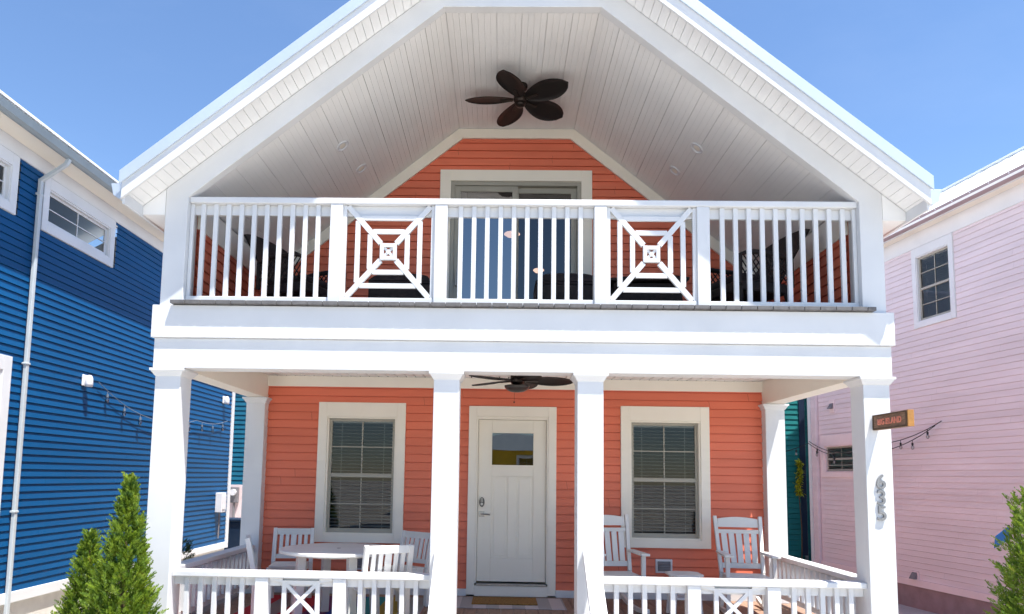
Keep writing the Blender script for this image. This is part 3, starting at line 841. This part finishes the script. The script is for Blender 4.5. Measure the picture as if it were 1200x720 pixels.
# mats and rugs
m = MB(); m.box(-.70, .62, 1.66, 2.38, .003, .011); o = m.build('runner_rug', M['striprug'], None, .002); tag(o, 'grey and pale striped runner rug on the porch floor at the front door', 'rug')
m = MB(); m.box(-.47, .30, 1.86, 2.33, .0125, .026); o = m.build('doormat', M['coir'], None, .003); tag(o, 'tan coir doormat on the striped rug at the front door', 'doormat')
m = MB(); m.box(-2.95, -1.0, .35, 2.25, .003, .012)
o = m.build('outdoor_rug', M['colorrug'], None, .002); tag(o, 'blue, yellow and red striped outdoor rug under the patio table', 'rug')

# blade sign on the right column
t = thing('hanging_sign', (3.27, -.30, 1.965), 'dark wooden blade sign with salmon lettering on the right porch column', 'sign')
m = MB(); m.box(3.245, 3.295, -.545, -.003, 1.967, 2.105); bd = m.build('board', M['signwood'], t, .003)
m = MB(); m.box(3.244, 3.296, -.557, -.5465, 1.966, 2.106); m.build('end_cap', M['signend'], t, .002)
m = MB()
for (y0, y1, z0, z1) in ((-.54, -.008, 1.969, 1.980), (-.54, -.008, 2.092, 2.103), (-.018, -.008, 1.981, 2.091), (-.54, -.53, 1.981, 2.091)): m.box(3.238, 3.2445, y0, y1, z0, z1)
m.build('border', M['bark'], t)
mt = Matrix.Translation((3.2425, -.275, 2.032)) @ Matrix.Rotation(math.radians(-90), 4, 'Z') @ Matrix.Rotation(math.radians(90), 4, 'X')
text_mesh('BIG ISLAND', .072, .003, M['signletter'], 'lettering', t, mt)

# ------------------------------------------------------------------ balcony wicker furniture (deck top z = 3.097)
DK = 3.098
def wicker_chair(label):
    t = thing('wicker_chair', (0, 0, DK), label, 'armchair', 0, 'dark wicker armchairs on the balcony')
    # faces -Y local
    m = MB(); N = 12
    for i in range(N):    # curved high back built as a shell
        for j in range(6):
            def q(i, j):
                a = (i / N - .5) * 1.5; z = .36 + j * .112; w = .30 + .03 * j
                x = w * math.sin(a); y = .26 - .10 * (1 - math.cos(a)) * 2 + .30 * (j / 6) ** 1.1
                zt = z - .06 * (j / 6) * (abs(i / N - .5) * 2) ** 2
                return Vector((x, y, zt))
            p = [q(i, j), q(i + 1, j), q(i + 1, j + 1), q(i, j + 1)]; dd = Vector((0, .03, 0))
            m.hexa([p[0], p[1], p[1] + dd, p[0] + dd, p[3], p[2], p[2] + dd, p[3] + dd])
    m.build('backrest', M['wicker'], t, world=False)
    m = MB(); m.box(-.30, .30, -.32, .27, .27, .38); m.build('seat', M['wicker'], t, .02, world=False)
    m = MB(); m.box(-.27, .27, -.31, .22, .381, .46); m.build('cushion', M['cushion'], t, .03, world=False)
    for sx in (-1, 1):
        m = MB(); m.tube([(sx * .31, .30, .34), (sx * .33, .28, .62), (sx * .34, .1, .655), (sx * .34, -.22, .655), (sx * .335, -.33, .61), (sx * .32, -.32, .32)], .026, 8)
        k = 9
        for i in range(k):
            y0 = -.30 + i * .58 / k
            m.tube([(sx * .325, y0, .40), (sx * .335, min(y0 + .2, .28), .64 if y0 + .2 < .28 else .40 + .24 * (.28 - y0) / .2)], .007, 5)
            m.tube([(sx * .327, y0 + .06, .40), (sx * .337, max(y0 - .14, -.31), .64 if y0 - .14 > -.31 else .40 + .24 * (y0 + .37) / .2)], .007, 5)
        m.build('arm', M['wicker'], t, world=False)
        m = MB(); m.tube([(sx * .28, -.28, 0), (sx * .30, -.30, .30)], .022, 8); m.build('leg', M['wicker'], t, world=False)
        m = MB(); m.tube([(sx * .27, .34, 0), (sx * .28, .24, .30)], .022, 8); m.build('leg', M['wicker'], t, world=False)
    return t
wc = wicker_chair('dark high-back wicker armchair at the right end of the balcony')
wc.location = (2.38, .72, DK); wc.rotation_euler = (0, 0, math.radians(-72))
o = copy_tree(wc); o.location = (-2.36, .95, DK); o.rotation_euler = (0, 0, math.radians(65)); o['label'] = 'dark high-back wicker armchair at the left end of the balcony'

def ottoman(x, y, w, d, h, label, dome, rz=0):
    t = thing('wicker_ottoman', (x, y, DK), label, 'ottoman', rz, 'dark wicker ottomans on the balcony')
    m = MB(); m.box(-w / 2, w / 2, -d / 2, d / 2, .06, h - .12); m.build('base', M['wicker'], t, .02, world=False)
    m = MB(); N = 12
    vs = []; fs = []
    for i in range(N + 1):
        for j in range(N + 1):
            u, v = i / N * 2 - 1, j / N * 2 - 1
            e = (1 - abs(u) ** 4) * (1 - abs(v) ** 4)
            vs.append((u * w / 2, v * d / 2, h - .12 + .03 + (.09 + dome) * e ** .5))
    for i in range(N):
        for j in range(N): fs.append((i * (N + 1) + j, (i + 1) * (N + 1) + j, (i + 1) * (N + 1) + j + 1, i * (N + 1) + j + 1))
    m.add(vs, fs); m.box(-w / 2 + .001, w / 2 - .001, -d / 2 + .001, d / 2 - .001, h - .119, h - .095); m.build('cushion', M['cushion'], t, smooth=False, world=False)
    for sx in (-1, 1):
        for sy in (-1, 1):
            m = MB(); m.box(sx * (w / 2 - .05) - .025, sx * (w / 2 - .05) + .025, sy * (d / 2 - .05) - .025, sy * (d / 2 - .05) + .025, 0, .061); m.build('foot', M['wicker'], t, world=False)
ottoman(-1.22, .85, .66, .5, .49, 'low dark wicker ottoman behind the left lattice panel', .02)
ottoman(.52, .85, .68, .5, .50, 'dark wicker ottoman with rounded cushion in front of the glass balcony door', .03)
t = thing('wicker_table', (1.36, .95, DK), 'low dark wicker table behind the right lattice panel', 'table')
m = MB(); m.prism([(-.42, .44), (.42, .46), (.42, .49), (.02, .52), (-.42, .47)], -.28, .28); m.build('tabletop', M['wicker'], t, .008, world=False)
m = MB(); m.box(-.36, .36, -.22, .22, .08, .438); m.build('base', M['wicker'], t, .01, world=False)
for sx in (-1, 1):
    for sy in (-1, 1):
        m = MB(); m.box(sx * .33 - .02, sx * .33 + .02, sy * .19 - .02, sy * .19 + .02, 0, .079); m.build('leg', M['wicker'], t, world=False)

# ------------------------------------------------------------------ blue house on the left
XB = -6.86
bh = thing('neighbour_house', (-9.8, 2.5, GROUND), 'bright blue clapboard house with white trim left of the coral house', 'house')
BF = Frame((XB, 0, 0), (0, 1, 0), (1, 0, 0))
Y0, Y1, XL = -7.0, 10.85, -13.0
hl = [(3.30, 5.20, 4.98, 5.72), (.75, 2.75, 4.98, 5.72), (.95, 2.80, .55, 3.0), (-3.5, -2.4, .7, 2.4)]
w = MB(); clap(w, BF, -.18, 5.79, .105, lambda z: (Y0, Y1), hl, .016); w.build('side_wall', M['blue'], bh)
w = MB(); clap(w, Frame((0, Y0, 0), (1, 0, 0), (0, -1, 0)), -.18, 5.97, .105, lambda z: (XL, XB), (), .016); w.build('front_wall', M['blue'], bh)
w = MB(); clap(w, Frame((0, Y1, 0), (1, 0, 0), (0, 1, 0)), -.18, 5.97, .21, lambda z: (XL, XB), (), .016); w.build('rear_wall', M['blue'], bh)
w = MB(); clap(w, Frame((XL, 0, 0), (0, 1, 0), (-1, 0, 0)), -.18, 5.97, .21, lambda z: (Y0, Y1), (), .016); w.build('far_wall', M['blue'], bh)
w = MB(); w.box(XL + .05, XB - .02, Y0 + .05, Y1 - .05, GROUND, -.325); w.build('foundation', M['foundation'], bh)
w = MB(); BF.box(w, Y0, Y1 - .12, -.325, -.18, -.02, .045); w.build('base_trim', M['white'], bh, .004)
w = MB(); BF.box(w, Y0, Y1, 5.775, 5.98, -.02, .03); w.build('frieze_board', M['white'], bh, .004)
w = MB(); BF.box(w, Y1 - .12, Y1 + .03, -.33, 5.774, -.08, .035); w.build('corner_board', M['white'], bh, .004)
w = MB(); BF.box(w, Y0 - .3, Y1 + .3, 5.98, 5.995, .0, .37); w.build('eave_soffit', M['trimwhite'], bh)
w = MB(); BF.box(w, Y0 - .3, Y1 + .3, 5.96, 6.09, .371, .39); w.build('eave_fascia', M['white'], bh)
w = MB()
w.prism([(XB + .40, 6.072), (XB + .535, 6.072), (XB + .535, 6.105), (-9.93, 6.14 + .55 * 3.52), (XL - .45, 6.14), (XL - .45, 6.07), (-9.93, 6.07 + .55 * 3.52)], Y0 - .3, Y1 + .3)
w.prism([(XL, 5.97), (XB, 5.97), (-9.93, 5.97 + .5 * 3.2)], Y0, Y0 + .02); w.prism([(XL, 5.97), (XB, 5.97), (-9.93, 5.97 + .5 * 3.2)], Y1 - .02, Y1)
w.build('roof', M['metalroof'], bh)
gt = MB(); prof = [(.442, 6.19), (.442, 6.07), (.49, 6.06), (.535, 6.09), (.55, 6.14), (.565, 6.19), (.55, 6.19), (.535, 6.145), (.52, 6.10), (.485, 6.075), (.455, 6.085), (.455, 6.19)]
gt.prism([(XB + o - .05, z - .125) for o, z in prof], Y0 - .3, Y1 + .3); gt.build('gutter', M['gutter'], bh)
ds = MB()
def dbar(a, b_): ds.bar(a, b_, .075, .06, up=(0, 1, 0))
ds.bar((XB + .45, 3.10, 5.945), (XB + .41, 3.10, 5.86), .05, .06, up=(0, 1, 0)); ds.bar((XB + .42, 3.10, 5.87), (XB + .065, 3.10, 5.62), .05, .06, up=(0, 1, 0)); ds.bar((XB + .062, 3.10, 5.64), (XB + .062, 3.10, GROUND + .1), .05, .06, up=(0, 1, 0))
for z in (5.4, 2.95, .9): BF.box(ds, 3.055, 3.145, z, z + .03, .02, .095)
ds.build('downspout', M['downspout'], bh, .008)
window(bh, BF, 3.36, 4.98, 5.08, 5.60, .13, .17, .13, cols=2, rows=2, double=False, trim='white', sash='white')
window(bh, BF, .95, 2.56, 5.08, 5.60, .13, .17, .13, cols=2, rows=2, double=False, trim='white', sash='white')
window(bh, BF, 1.10, 2.70, .75, 2.82, .16, .2, .15, cols=2, rows=4, double=True, trim='white', sash='white')
window(bh, BF, -3.4, -2.5, .85, 2.3, .12, .2, .12, cols=2, rows=4, double=True, trim='white', sash='white')

def wall_lamp(F, s, z, label):
    P = F.P(s, z, .012)
    t = thing('wall_lamp', P, label, 'lamp', math.atan2(F.n.y, F.n.x), 'white lamps on the blue house wall')
    m = MB(); m.box(.0, .025, -.07, .07, -.09, .09); m.build('backplate', M['lampwhite'], t, .01, world=False)
    m = MB(); m.lathe([(.055, -.10), (.06, -.06), (.055, .03), (.04, .07), (.02, .085)], (.085, 0, 0), 16); m.build('shade', M['lampwhite'], t, smooth=True, world=False)
wall_lamp(BF, 4.55, 2.93, 'white wall lamp on the blue house, the nearer one left of the porch column')
wall_lamp(BF, 10.2, 3.24, 'white wall lamp on the blue house, the far one seen through the porch')
t = thing('meter_box', BF.P(10.15, .80, .012), 'white utility box on the blue house wall seen through the porch', 'box')
m = MB(); m.box(0, .16, -.13, .13, -.24, .22); m.build('case', M['lampwhite'], t, .012, world=False)
m = MB(); m.box(.161, .175, -.10, .10, -.17, .16); m.build('cover', M['lampwhite'], t, .01, world=False)
m = MB(); m.tube([(.06, 0, -.24), (.06, 0, -.85)], .018, 8); m.build('conduit', M['vent'], t, world=False)

# ------------------------------------------------------------------ string lights
def string_light(name, label, paths, spacing, cordmat, drop=.16):
    p0 = Vector(paths[0][0]); t = thing(name, p0, label, 'string lights', 0, 'outdoor string lights')
    cm = MB(); bulbs = []
    for path in paths:
        pts = []
        for (a, b_, sag) in zip(path[:-1], path[1:], [None] * 9):
            a, b_ = Vector(a), Vector(b_)
            n = 12; L_ = (b_ - a).length
            for i in range(n + 1):
                u = i / n; p = a.lerp(b_, u); p.z -= .045 * L_ * 4 * u * (1 - u); pts.append(p)
            k = int(L_ / spacing)
            for i in range(k):
                u = (i + .5) / k; p = a.lerp(b_, u); p.z -= .045 * L_ * 4 * u * (1 - u); bulbs.append(p)
        cm.tube(pts, .006 if cordmat == 'palecord' else .009, 5)
    cm.build('cord', M[cordmat], t)
    for p in bulbs:
        m = MB(); m.tube([p, p - Vector((0, 0, drop * .35))], .006, 5); m.lathe([(.012, -drop * .35 - .06), (.02, -drop * .35 - .05), (.02, -drop * .35)], p, 10)
        s = m.build('socket', M[cordmat], t)
        m = MB(); m.lathe([(.006, -.085), (.024, -.07), (.032, -.04), (.02, -.005), (.015, 0)], p - Vector((0, 0, drop * .35 + .058)), 10); m.build('bulb', M['bulb'], s, smooth=True)
string_light('string_light', 'pale string lights hung along the blue house wall', [[BF.P(4.9, 2.95, .05), BF.P(6.5, 2.50, .09), BF.P(8.6, 2.62, .09), BF.P(10.4, 2.75, .06)]], .55, 'palecord')
PO = Vector((8.478, 9.144, 0)); th = math.radians(-8)
PD = Vector((math.sin(th), math.cos(th), 0)); PN = Vector((-math.cos(th), math.sin(th), 0))
PF = Frame(PO, PD, PN)
string_light('string_light', 'black string lights sagging along the pink house wall beside the sign',
             [[PF.P(-1.55, 2.74, .08), PF.P(-.2, 2.36, .25), PF.P(1.3, 2.2, .3), PF.P(3.0, 2.55, .1)],
              [PF.P(-1.40, 2.66, .1), PF.P(-.35, 2.22, .3), PF.P(1.2, 2.1, .35), PF.P(3.0, 2.5, .12), (6.6, 13.6, 2.1)]], .62, 'cord')

# ------------------------------------------------------------------ pink house on the right
ph = thing('neighbour_house', PO + PD * -3 - PN * 4 + Vector((0, 0, GROUND)), 'pale pink clapboard house with white metal roof right of the coral house', 'house')
S0, S1 = -9.5, 3.06
hl = [(-1.96, -.88, 4.80, 6.40), (1.18, 2.54, 1.68, 2.6)]
w = MB(); clap(w, PF, -.50, 6.47, .119, lambda z: (S0, S1), hl, .012, gap=.004); w.build('side_wall', M['pink'], ph)
BW = 8.4
w = MB()
PFf = Frame(PO + PD * S0, -PN, -PD); clap(w, PFf, -.5, 6.8, .119, lambda z: (0, BW), (), .011); w.build('front_wall', M['pink'], ph)
w = MB(); PFb = Frame(PO + PD * S1, -PN, PD); clap(w, PFb, -.5, 6.8, .238, lambda z: (0, BW), (), .011); w.build('rear_wall', M['pink'], ph)
w = MB(); PFr = Frame(PO - PN * BW, PD, -PN); clap(w, PFr, -.5, 6.8, .238, lambda z: (S0, S1), (), .011); w.build('far_wall', M['pink'], ph)
w = MB(); PF.box(w, S0 + .05, S1 - .05, GROUND, -.64, -BW + .05, -.015); w.build('foundation', M['mauvefound'], ph)
w = MB(); PF.box(w, S0, S1, -.64, -.50, -.02, .035); w.build('base_trim', M['pinktrim'], ph, .004)
w = MB(); PF.box(w, S0, S1, 6.455, 6.80, -.02, .03); w.build('frieze_board', M['white'], ph, .004)
w = MB(); PF.box(w, S1 - .02, S1 + .10, -.64, 6.454, -.10, .035); w.build('corner_board', M['white'], ph, .004)
w = MB(); PF.box(w, S0 - .3, S1 + .3, 6.78, 6.795, .031, .36); w.build('eave_soffit', M['trimwhite'], ph)
w = MB(); PF.box(w, S0 - .3, S1 + .3, 6.71, 6.83, .361, .38); w.build('eave_fascia', M['white'], ph)
w = MB()
def rz_(o): return 6.83 + .60 * (.48 - o)
A = [(.50, 6.80), (-4.2, rz_(-4.2)), (-BW - .5, 6.80), (-BW - .5, 6.74), (-4.2, rz_(-4.2) - .07), (.48, 6.765)]
n = len(A); vs = [PF.P(S0 - .3, z, o) for o, z in A] + [PF.P(S1 + .3, z, o) for o, z in A]
w.add(vs, [tuple(range(n)), tuple(range(2 * n - 1, n - 1, -1))] + [(i, i + n, (i + 1) % n + n, (i + 1) % n) for i in range(n)])
s = S0 - .2
while s < S1 + .3:
    w.bar(PF.P(s, 6.815, .49), PF.P(s, rz_(-4.2) + .015, -4.2), .025, .05); s += .42
for ss in (S0, S1 - .02):
    w.add([PF.P(ss, 6.78, 0), PF.P(ss, 6.78, -BW), PF.P(ss, rz_(-4.2) - .1, -4.2)], [(0, 1, 2)])
rf = w.build('roof', M['metalroof'], ph)
w = MB(); w.bar(PF.P(S0 - .3, rz_(-4.2) + .02, -4.2), PF.P(S1 + .3, rz_(-4.2) + .02, -4.2), .3, .05); w.build('ridge_cap', M['metalroof'], rf)
w = MB()
for s in (-2.6, -.9): w.tube([PF.P(s, rz_(.1), .1), PF.P(s, rz_(.1) + .12, .1)], .012, 6)
w.tube([PF.P(-2.7, rz_(.1) + .12, .1), PF.P(-.8, rz_(.1) + .12, .1)], .014, 6); w.build('snow_guard', M['metalroof'], rf)
gt = MB(); prof2 = [(o - .06, z + .665) for o, z in prof]
n = len(prof2); vs = [PF.P(S0 - .3, z, o) for o, z in prof2] + [PF.P(S1 + .3, z, o) for o, z in prof2]
gt.add(vs, [tuple(range(n)), tuple(range(2 * n - 1, n - 1, -1))] + [(i, i + n, (i + 1) % n + n, (i + 1) % n) for i in range(n)]); gt.build('gutter', M['mauvegutter'], ph)
window(ph, PF, -1.87, -.97, 4.86, 6.26, .11, .19, .12, cols=2, rows=4, double=True, trim='white', sash='sash', blind=True)
window(ph, PF, 1.26, 2.46, 1.74, 2.40, .15, .28, .12, cols=2, rows=4, double=True, trim='pinktrim', sash='sash', blind=True)
ds = MB(); ds.bar(PF.P(2.74, 6.7, .05), PF.P(2.74, GROUND + .1, .05), .08, .06, up=PD); ds.build('downspout', M['pink'], ph, .008)
for s, z, hh in ((-.56, -.42, .09), (2.1, 3.40, .17)):
    w = MB(); PF.box(w, s - .10, s + .10, z - hh, z + hh, .0, .03); v = w.build('dryer_vent', M['pinktrim'], ph, .006)
    w = MB(); w.hexa([PF.P(s - .07, z - .07, .031), PF.P(s + .07, z - .07, .031), PF.P(s + .07, z - .07, .12), PF.P(s - .07, z - .07, .12), PF.P(s - .07, z + .07, .031), PF.P(s + .07, z + .07, .031), PF.P(s + .07, z + .05, .05), PF.P(s - .07, z + .05, .05)]); w.build('hood', M['vent'], v, .004)

# ------------------------------------------------------------------ houses further back
th_ = thing('neighbour_house', (5.6, 17, GROUND), 'dark teal clapboard house behind the right porch pilaster', 'house')
TF = Frame((0, 14, 0), (1, 0, 0), (0, -1, 0))
w = MB(); clap(w, TF, -.6, 5.6, .15, lambda z: (2.5, 8.58), (), .02, gap=.035); w.build('front_wall', M['teal'], th_)
w = MB(); TF.box(w, 8.50, 8.66, -.6, 5.6, .0, .04); w.build('corner_board', M['navy'], th_, .004)  # dark strip: shade at the wall corner put in as navy colour
w = MB(); clap(w, Frame((0, 14.5, 0), (1, 0, 0), (0, -1, 0)), -.6, 5.6, .15, lambda z: (8.62, 10.5), (), .02, gap=.035); w.build('wing_wall', M['teal'], th_)
w = MB(); w.bar((8.78, 14.36, 5.6), (8.78, 14.36, GROUND + .1), .08, .07, up=(0, 1, 0)); w.build('downspout', M['gutter'], th_)
w = MB(); w.box(2.6, 8.55, 14.1, 20, GROUND, 5.6); w.box(8.556, 10.4, 14.6, 20, GROUND, 5.6); w.build('body', M['teal'], th_)
w = MB(); w.prism([(2.2, 5.61), (10.8, 5.61), (6.5, 7.4)], 13.6, 20.4); w.build('roof', M['metalroof'], th_)

bb = thing('neighbour_house', (-11, 19, GROUND), 'blue-green clapboard house glimpsed between the blue house and left pilaster', 'house')
w = MB(); clap(w, Frame((0, 16, 0), (1, 0, 0), (0, -1, 0)), 1.12, 6.0, .15, lambda z: (-13.5, -7.5), (), .02, gap=.035); M['bluegreen'] = paint('blue_green_siding', (.008, .12, .20), .5, .06); w.build('front_wall', M['bluegreen'], bb)
w = MB(); w.box(-13.4, -7.6, 16.05, 22, GROUND, 6.0); w.build('body', M['bluegreen'], bb)
w = MB(); w.box(-13.5, -7.5, 15.95, 16.04, GROUND, 1.118); w.build('white_skirt', M['pinktrim'], bb)
w = MB(); w.prism([(-14, 6.01), (-7, 6.01), (-10.5, 7.8)], 15.5, 22.5); w.build('roof', M['metalroof'], bb)

t = thing('rubbish_bin', (-7.30, 12.6, GROUND), 'navy wheeled bin seen between the blue house and the left pilaster', 'bin')
m = MB(); m.hexa([(-.24, -.25, .06), (.24, -.25, .06), (.24, .2, .06), (-.24, .2, .06), (-.30, -.32, 1.30), (.30, -.32, 1.30), (.30, .3, 1.30), (-.30, .3, 1.30)]); m.build('body', M['navy'], t, .02, world=False)
m = MB(); m.box(-.32, .32, -.36, .32, 1.302, 1.37); m.build('lid', M['navy'], t, .02, world=False)
for sx in (-1, 1):
    m = MB(); m.tube([(sx * .26, .24, .11), (sx * .32, .24, .11)], .11, 16); m.build('wheel', M['cord'], t, world=False)
t = thing('meter_box', (-8.62, 15.94, .55), 'grey electric meter on the white wall between the blue house and the left pilaster', 'box')
m = MB(); m.box(-.14, .14, -.14, 0, 0, .5); m.build('case', M['vent'], t, .02, world=False)
m = MB(); m.tube([(0, -.142, .33), (0, -.24, .33)], .10, 18); m.build('dial', M['lampwhite'], t, world=False)
m = MB(); m.tube([(0, -.07, 0), (.02, -.07, -.5), (.12, -.07, -.9)], .04, 8); m.build('conduit', M['vent'], t, world=False)

# yellow house across the street: seen only as a reflection in the door and window panes
yh = thing('neighbour_house', (0, -40, GROUND), 'yellow house with grey roof across the street, mirrored in the front door pane', 'house')
YF = Frame((0, -36, 0), (-1, 0, 0), (0, 1, 0))
w = MB(); clap(w, YF, -.9, 3.4, .15, lambda z: (-8, 6), [(-2.35, -1.0, 1.3, 2.95), (2.2, 3.8, .2, 2.0)], .016); w.build('front_wall', M['yellow'], yh)
w = MB(); w.box(-6, 8, -44, -36.2, GROUND, 3.4); w.build('body', M['yellow'], yh)
w = MB(); w.add([(-6.6, -35.4, 3.3), (8.6, -35.4, 3.3), (8.6, -44.6, 3.3), (-6.6, -44.6, 3.3), (.7, -39.5, 4.7), (.9, -39.5, 4.7)], [(0, 1, 5, 4), (1, 2, 5), (2, 3, 4, 5), (3, 0, 4), (3, 2, 1, 0)]); w.build('roof', M['gutter'], yh)
for a0, a1, b0, b1 in ((-2.25, -1.1, 1.4, 2.85), (2.3, 3.7, .3, 1.9)): window(yh, YF, a0, a1, b0, b1, .15, .15, .15, trim='white', sash='white')

# ------------------------------------------------------------------ plants
def arborvitae(loc, H, R, n, label, seed, ex=.6, group='arborvitae in front of the houses', mat='arbor', cat='shrub', name='arborvitae'):
    rnd = random.Random(seed)
    t = thing(name, loc, label, cat, 0, group)
    m = MB(); m.tube([(0, 0, 0), (.01, 0, H * .4), (-.01, .01, H * .8), (0, 0, H * .96)], [.05, .035, .015, .004], 8); m.build('trunk', M['bark'], t, world=False)
    vs, fs = [], []
    def prof(z):
        u = max(0, 1 - z / H)
        return R * (u ** ex) * (1 if z > .15 * H else .7 + 2 * z / H)
    def leaf(p, d, L_, w_, side):
        sd = side * w_; o = len(vs); mid = p + d * (L_ * .5)
        vs.extend([p - sd * .35, p + sd * .35, mid + sd, p + d * L_, mid - sd]); fs.append((o, o + 1, o + 2, o + 3, o + 4))
    nb = n // 26
    for b in range(nb):
        top = b < nb * .03
        z = H * rnd.uniform(.88, .985) if top else H * (1 - math.sqrt(rnd.uniform(.012, 1)))
        a = rnd.uniform(0, 2 * math.pi); out = Vector((math.cos(a), math.sin(a), 0))
        big = rnd.random()
        rr = prof(z) * (rnd.uniform(.55, .82) if big < .45 else rnd.uniform(.78, 1.0) if big < .93 else rnd.uniform(1.0, 1.22)) + .012
        tip = out * rr + Z * z
        lean = rnd.uniform(.15, .75) if not top else rnd.uniform(0, .25)
        axis = (out * lean + Z + Vector((rnd.uniform(-.3, .3), rnd.uniform(-.3, .3), 0))).normalized()
        BL = rnd.uniform(.065, .13) * (1 if z < .85 * H else .8)
        flat = axis.cross(Vector((rnd.uniform(-1, 1), rnd.uniform(-1, 1), rnd.uniform(-.3, .3)))).normalized()
        nrm = axis.cross(flat)
        base = tip - axis * BL * .6
        # one flattened fern-like spray: paired leaflets along a curved stem
        for i in range(13):
            u = i / 12
            p = base + axis * (BL * u) + out * (.03 * u * u)
            for sg in (-1, 1):
                w = (1 - u) * .9 + .15
                d = (axis * (.75 + .5 * u) + flat * sg * (1.0 - .55 * u) + nrm * rnd.uniform(-.45, .45)).normalized()
                L_ = BL * .46 * w * rnd.uniform(.7, 1.25) + .010
                leaf(p, d, L_, .0048, (nrm * .6 + flat * .5 * sg + axis * .3).normalized() if rnd.random() < .5 else d.cross(nrm).normalized())
    m = MB(); m.v = [Vector(v) for v in vs]; m.f = fs; m.build('foliage', M[mat], t, world=False)
arborvitae((-3.19, -.74, GROUND), 2.58, .53, 100000, 'taller conical green arborvitae in front of the left porch column', 3, 1.0)
arborvitae((-3.73, -.32, GROUND), 2.09, .50, 76000, 'shorter conical arborvitae left of the taller one, against the blue house', 5, .95)
arborvitae((4.26, -.62, GROUND), 2.60, .41, 100000, 'columnar arborvitae at the right edge, in front of the pink house', 9, .28)
arborvitae((-4.42, 3.0, GROUND), 1.72, .42, 26000, 'small dark green shrub behind the left porch column', 12, .6, None, 'shrub', 'shrub', 'garden_shrub')

t = thing('climbing_plant', (8.42, 13.85, GROUND), 'yellow-green leafy plant climbing a thin stem on the teal house', 'plant')
m = MB(); m.tube([(0, 0, 0), (.03, 0, 1.2), (-.02, 0, 2.2), (.04, 0, 3.2)], [.02, .015, .012, .006], 6); m.build('stem', M['bark'], t, world=False)
rnd = random.Random(4); m = MB()
for i in range(420):
    z = rnd.uniform(2.2, 3.22); p = Vector((rnd.gauss(.0, .035) + .03 * math.sin(z * 7), rnd.gauss(0, .05), z))
    a = Vector((rnd.uniform(-1, 1), rnd.uniform(-1, 1), rnd.uniform(-1, .3))).normalized(); s_ = a.cross(Z).normalized() * .03
    m.add([p, p + a * .05 + s_, p + a * .11, p + a * .05 - s_], [(0, 1, 2, 3)])
m.build('foliage', M['vine'], t, world=False)

t = thing('garden_flag', (4.02, -.30, GROUND), 'small blue flag peeking out behind the right arborvitae', 'flag')
m = MB(); m.tube([(.19, 0, 0), (.19, 0, 2.25)], .006, 6); m.build('pole', M['darkmetal'], t, world=False)
m = MB(); m.prism([(.055, 2.05), (.188, 2.12), (.188, 2.24), (.07, 2.15)], -.003, .003); m.build('banner', M['bluefabric'], t, world=False)

# ------------------------------------------------------------------ sky, sun, camera
S = Vector((.28, -.24, 1)).normalized()
el = math.asin(S.z); az = math.atan2(S.x, S.y)
wd = bpy.data.worlds.new('World'); scene.world = wd; wd.use_nodes = True
nt = wd.node_tree; bg = nt.nodes['Background']
sky = nt.nodes.new('ShaderNodeTexSky'); sky.sky_type = 'NISHITA'; sky.sun_disc = False
sky.sun_elevation = el; sky.sun_rotation = az; sky.altitude = 0; sky.air_density = 1.0; sky.dust_density = .0; sky.ozone_density = 6.0
tcw = nt.nodes.new('ShaderNodeTexCoord'); mpw = nt.nodes.new('ShaderNodeMapping'); mpw.inputs['Scale'].default_value = (1.2, 3.5, 5)
mpw.inputs['Rotation'].default_value = (0, .3, .5)
nw = nt.nodes.new('ShaderNodeTexNoise'); nw.inputs['Scale'].default_value = 1.6; nw.inputs['Detail'].default_value = 7; nw.inputs['Roughness'].default_value = .62
rw = nt.nodes.new('ShaderNodeMapRange'); rw.inputs['From Min'].default_value = .5; rw.inputs['From Max'].default_value = .85; rw.inputs['To Max'].default_value = .03
mw = nt.nodes.new('ShaderNodeMix'); mw.data_type = 'RGBA'; mw.inputs['B'].default_value = (6.5, 7.0, 7.6, 1)     # thin cirrus wisps
nt.links.new(tcw.outputs['Generated'], mpw.inputs['Vector']); nt.links.new(mpw.outputs['Vector'], nw.inputs['Vector'])
nt.links.new(nw.outputs['Fac'], rw.inputs['Value']); nt.links.new(rw.outputs['Result'], mw.inputs['Factor'])
nt.links.new(sky.outputs['Color'], mw.inputs['A']); nt.links.new(mw.outputs['Result'], bg.inputs['Color']); bg.inputs['Strength'].default_value = .092
sl = bpy.data.lights.new('Sun', 'SUN'); sl.energy = 4.2; sl.angle = math.radians(.5); sl.color = (1, .96, .90)
so = bpy.data.objects.new('Sun', sl); col.objects.link(so); so.rotation_euler = S.to_track_quat('Z', 'Y').to_euler(); so.location = (4, -4, 14)

yaw, pit, rol = -.02009, .09694, .01562
cy, sy, cp, sp, cr, sr = math.cos(yaw), math.sin(yaw), math.cos(pit), math.sin(pit), math.cos(rol), math.sin(rol)
fwd = Vector((sy * cp, cy * cp, sp)); rt = Vector((cy, -sy, 0)); up = rt.cross(fwd)
r2 = rt * cr + up * sr; u2 = up * cr - rt * sr
cam = bpy.data.cameras.new('Camera'); co = bpy.data.objects.new('Camera', cam); col.objects.link(co)
mt = Matrix((r2, u2, -fwd)).transposed().to_4x4(); mt.translation = PC; co.matrix_world = mt
cam.sensor_width = 36; cam.lens = 820 / 1200 * 36; cam.shift_x = (600 - 570.335) / 1200; cam.shift_y = (479.398 - 360) / 1200
cam.clip_start = .05; cam.clip_end = 2000
scene.camera = co
vs = scene.view_settings; vs.view_transform = 'Standard'; vs.look = 'None'; vs.exposure = 1.38; vs.gamma = 1; vs.use_curve_mapping = False
scene.cycles.max_bounces = 8; scene.cycles.diffuse_bounces = 5; scene.cycles.glossy_bounces = 4; scene.cycles.transparent_max_bounces = 12
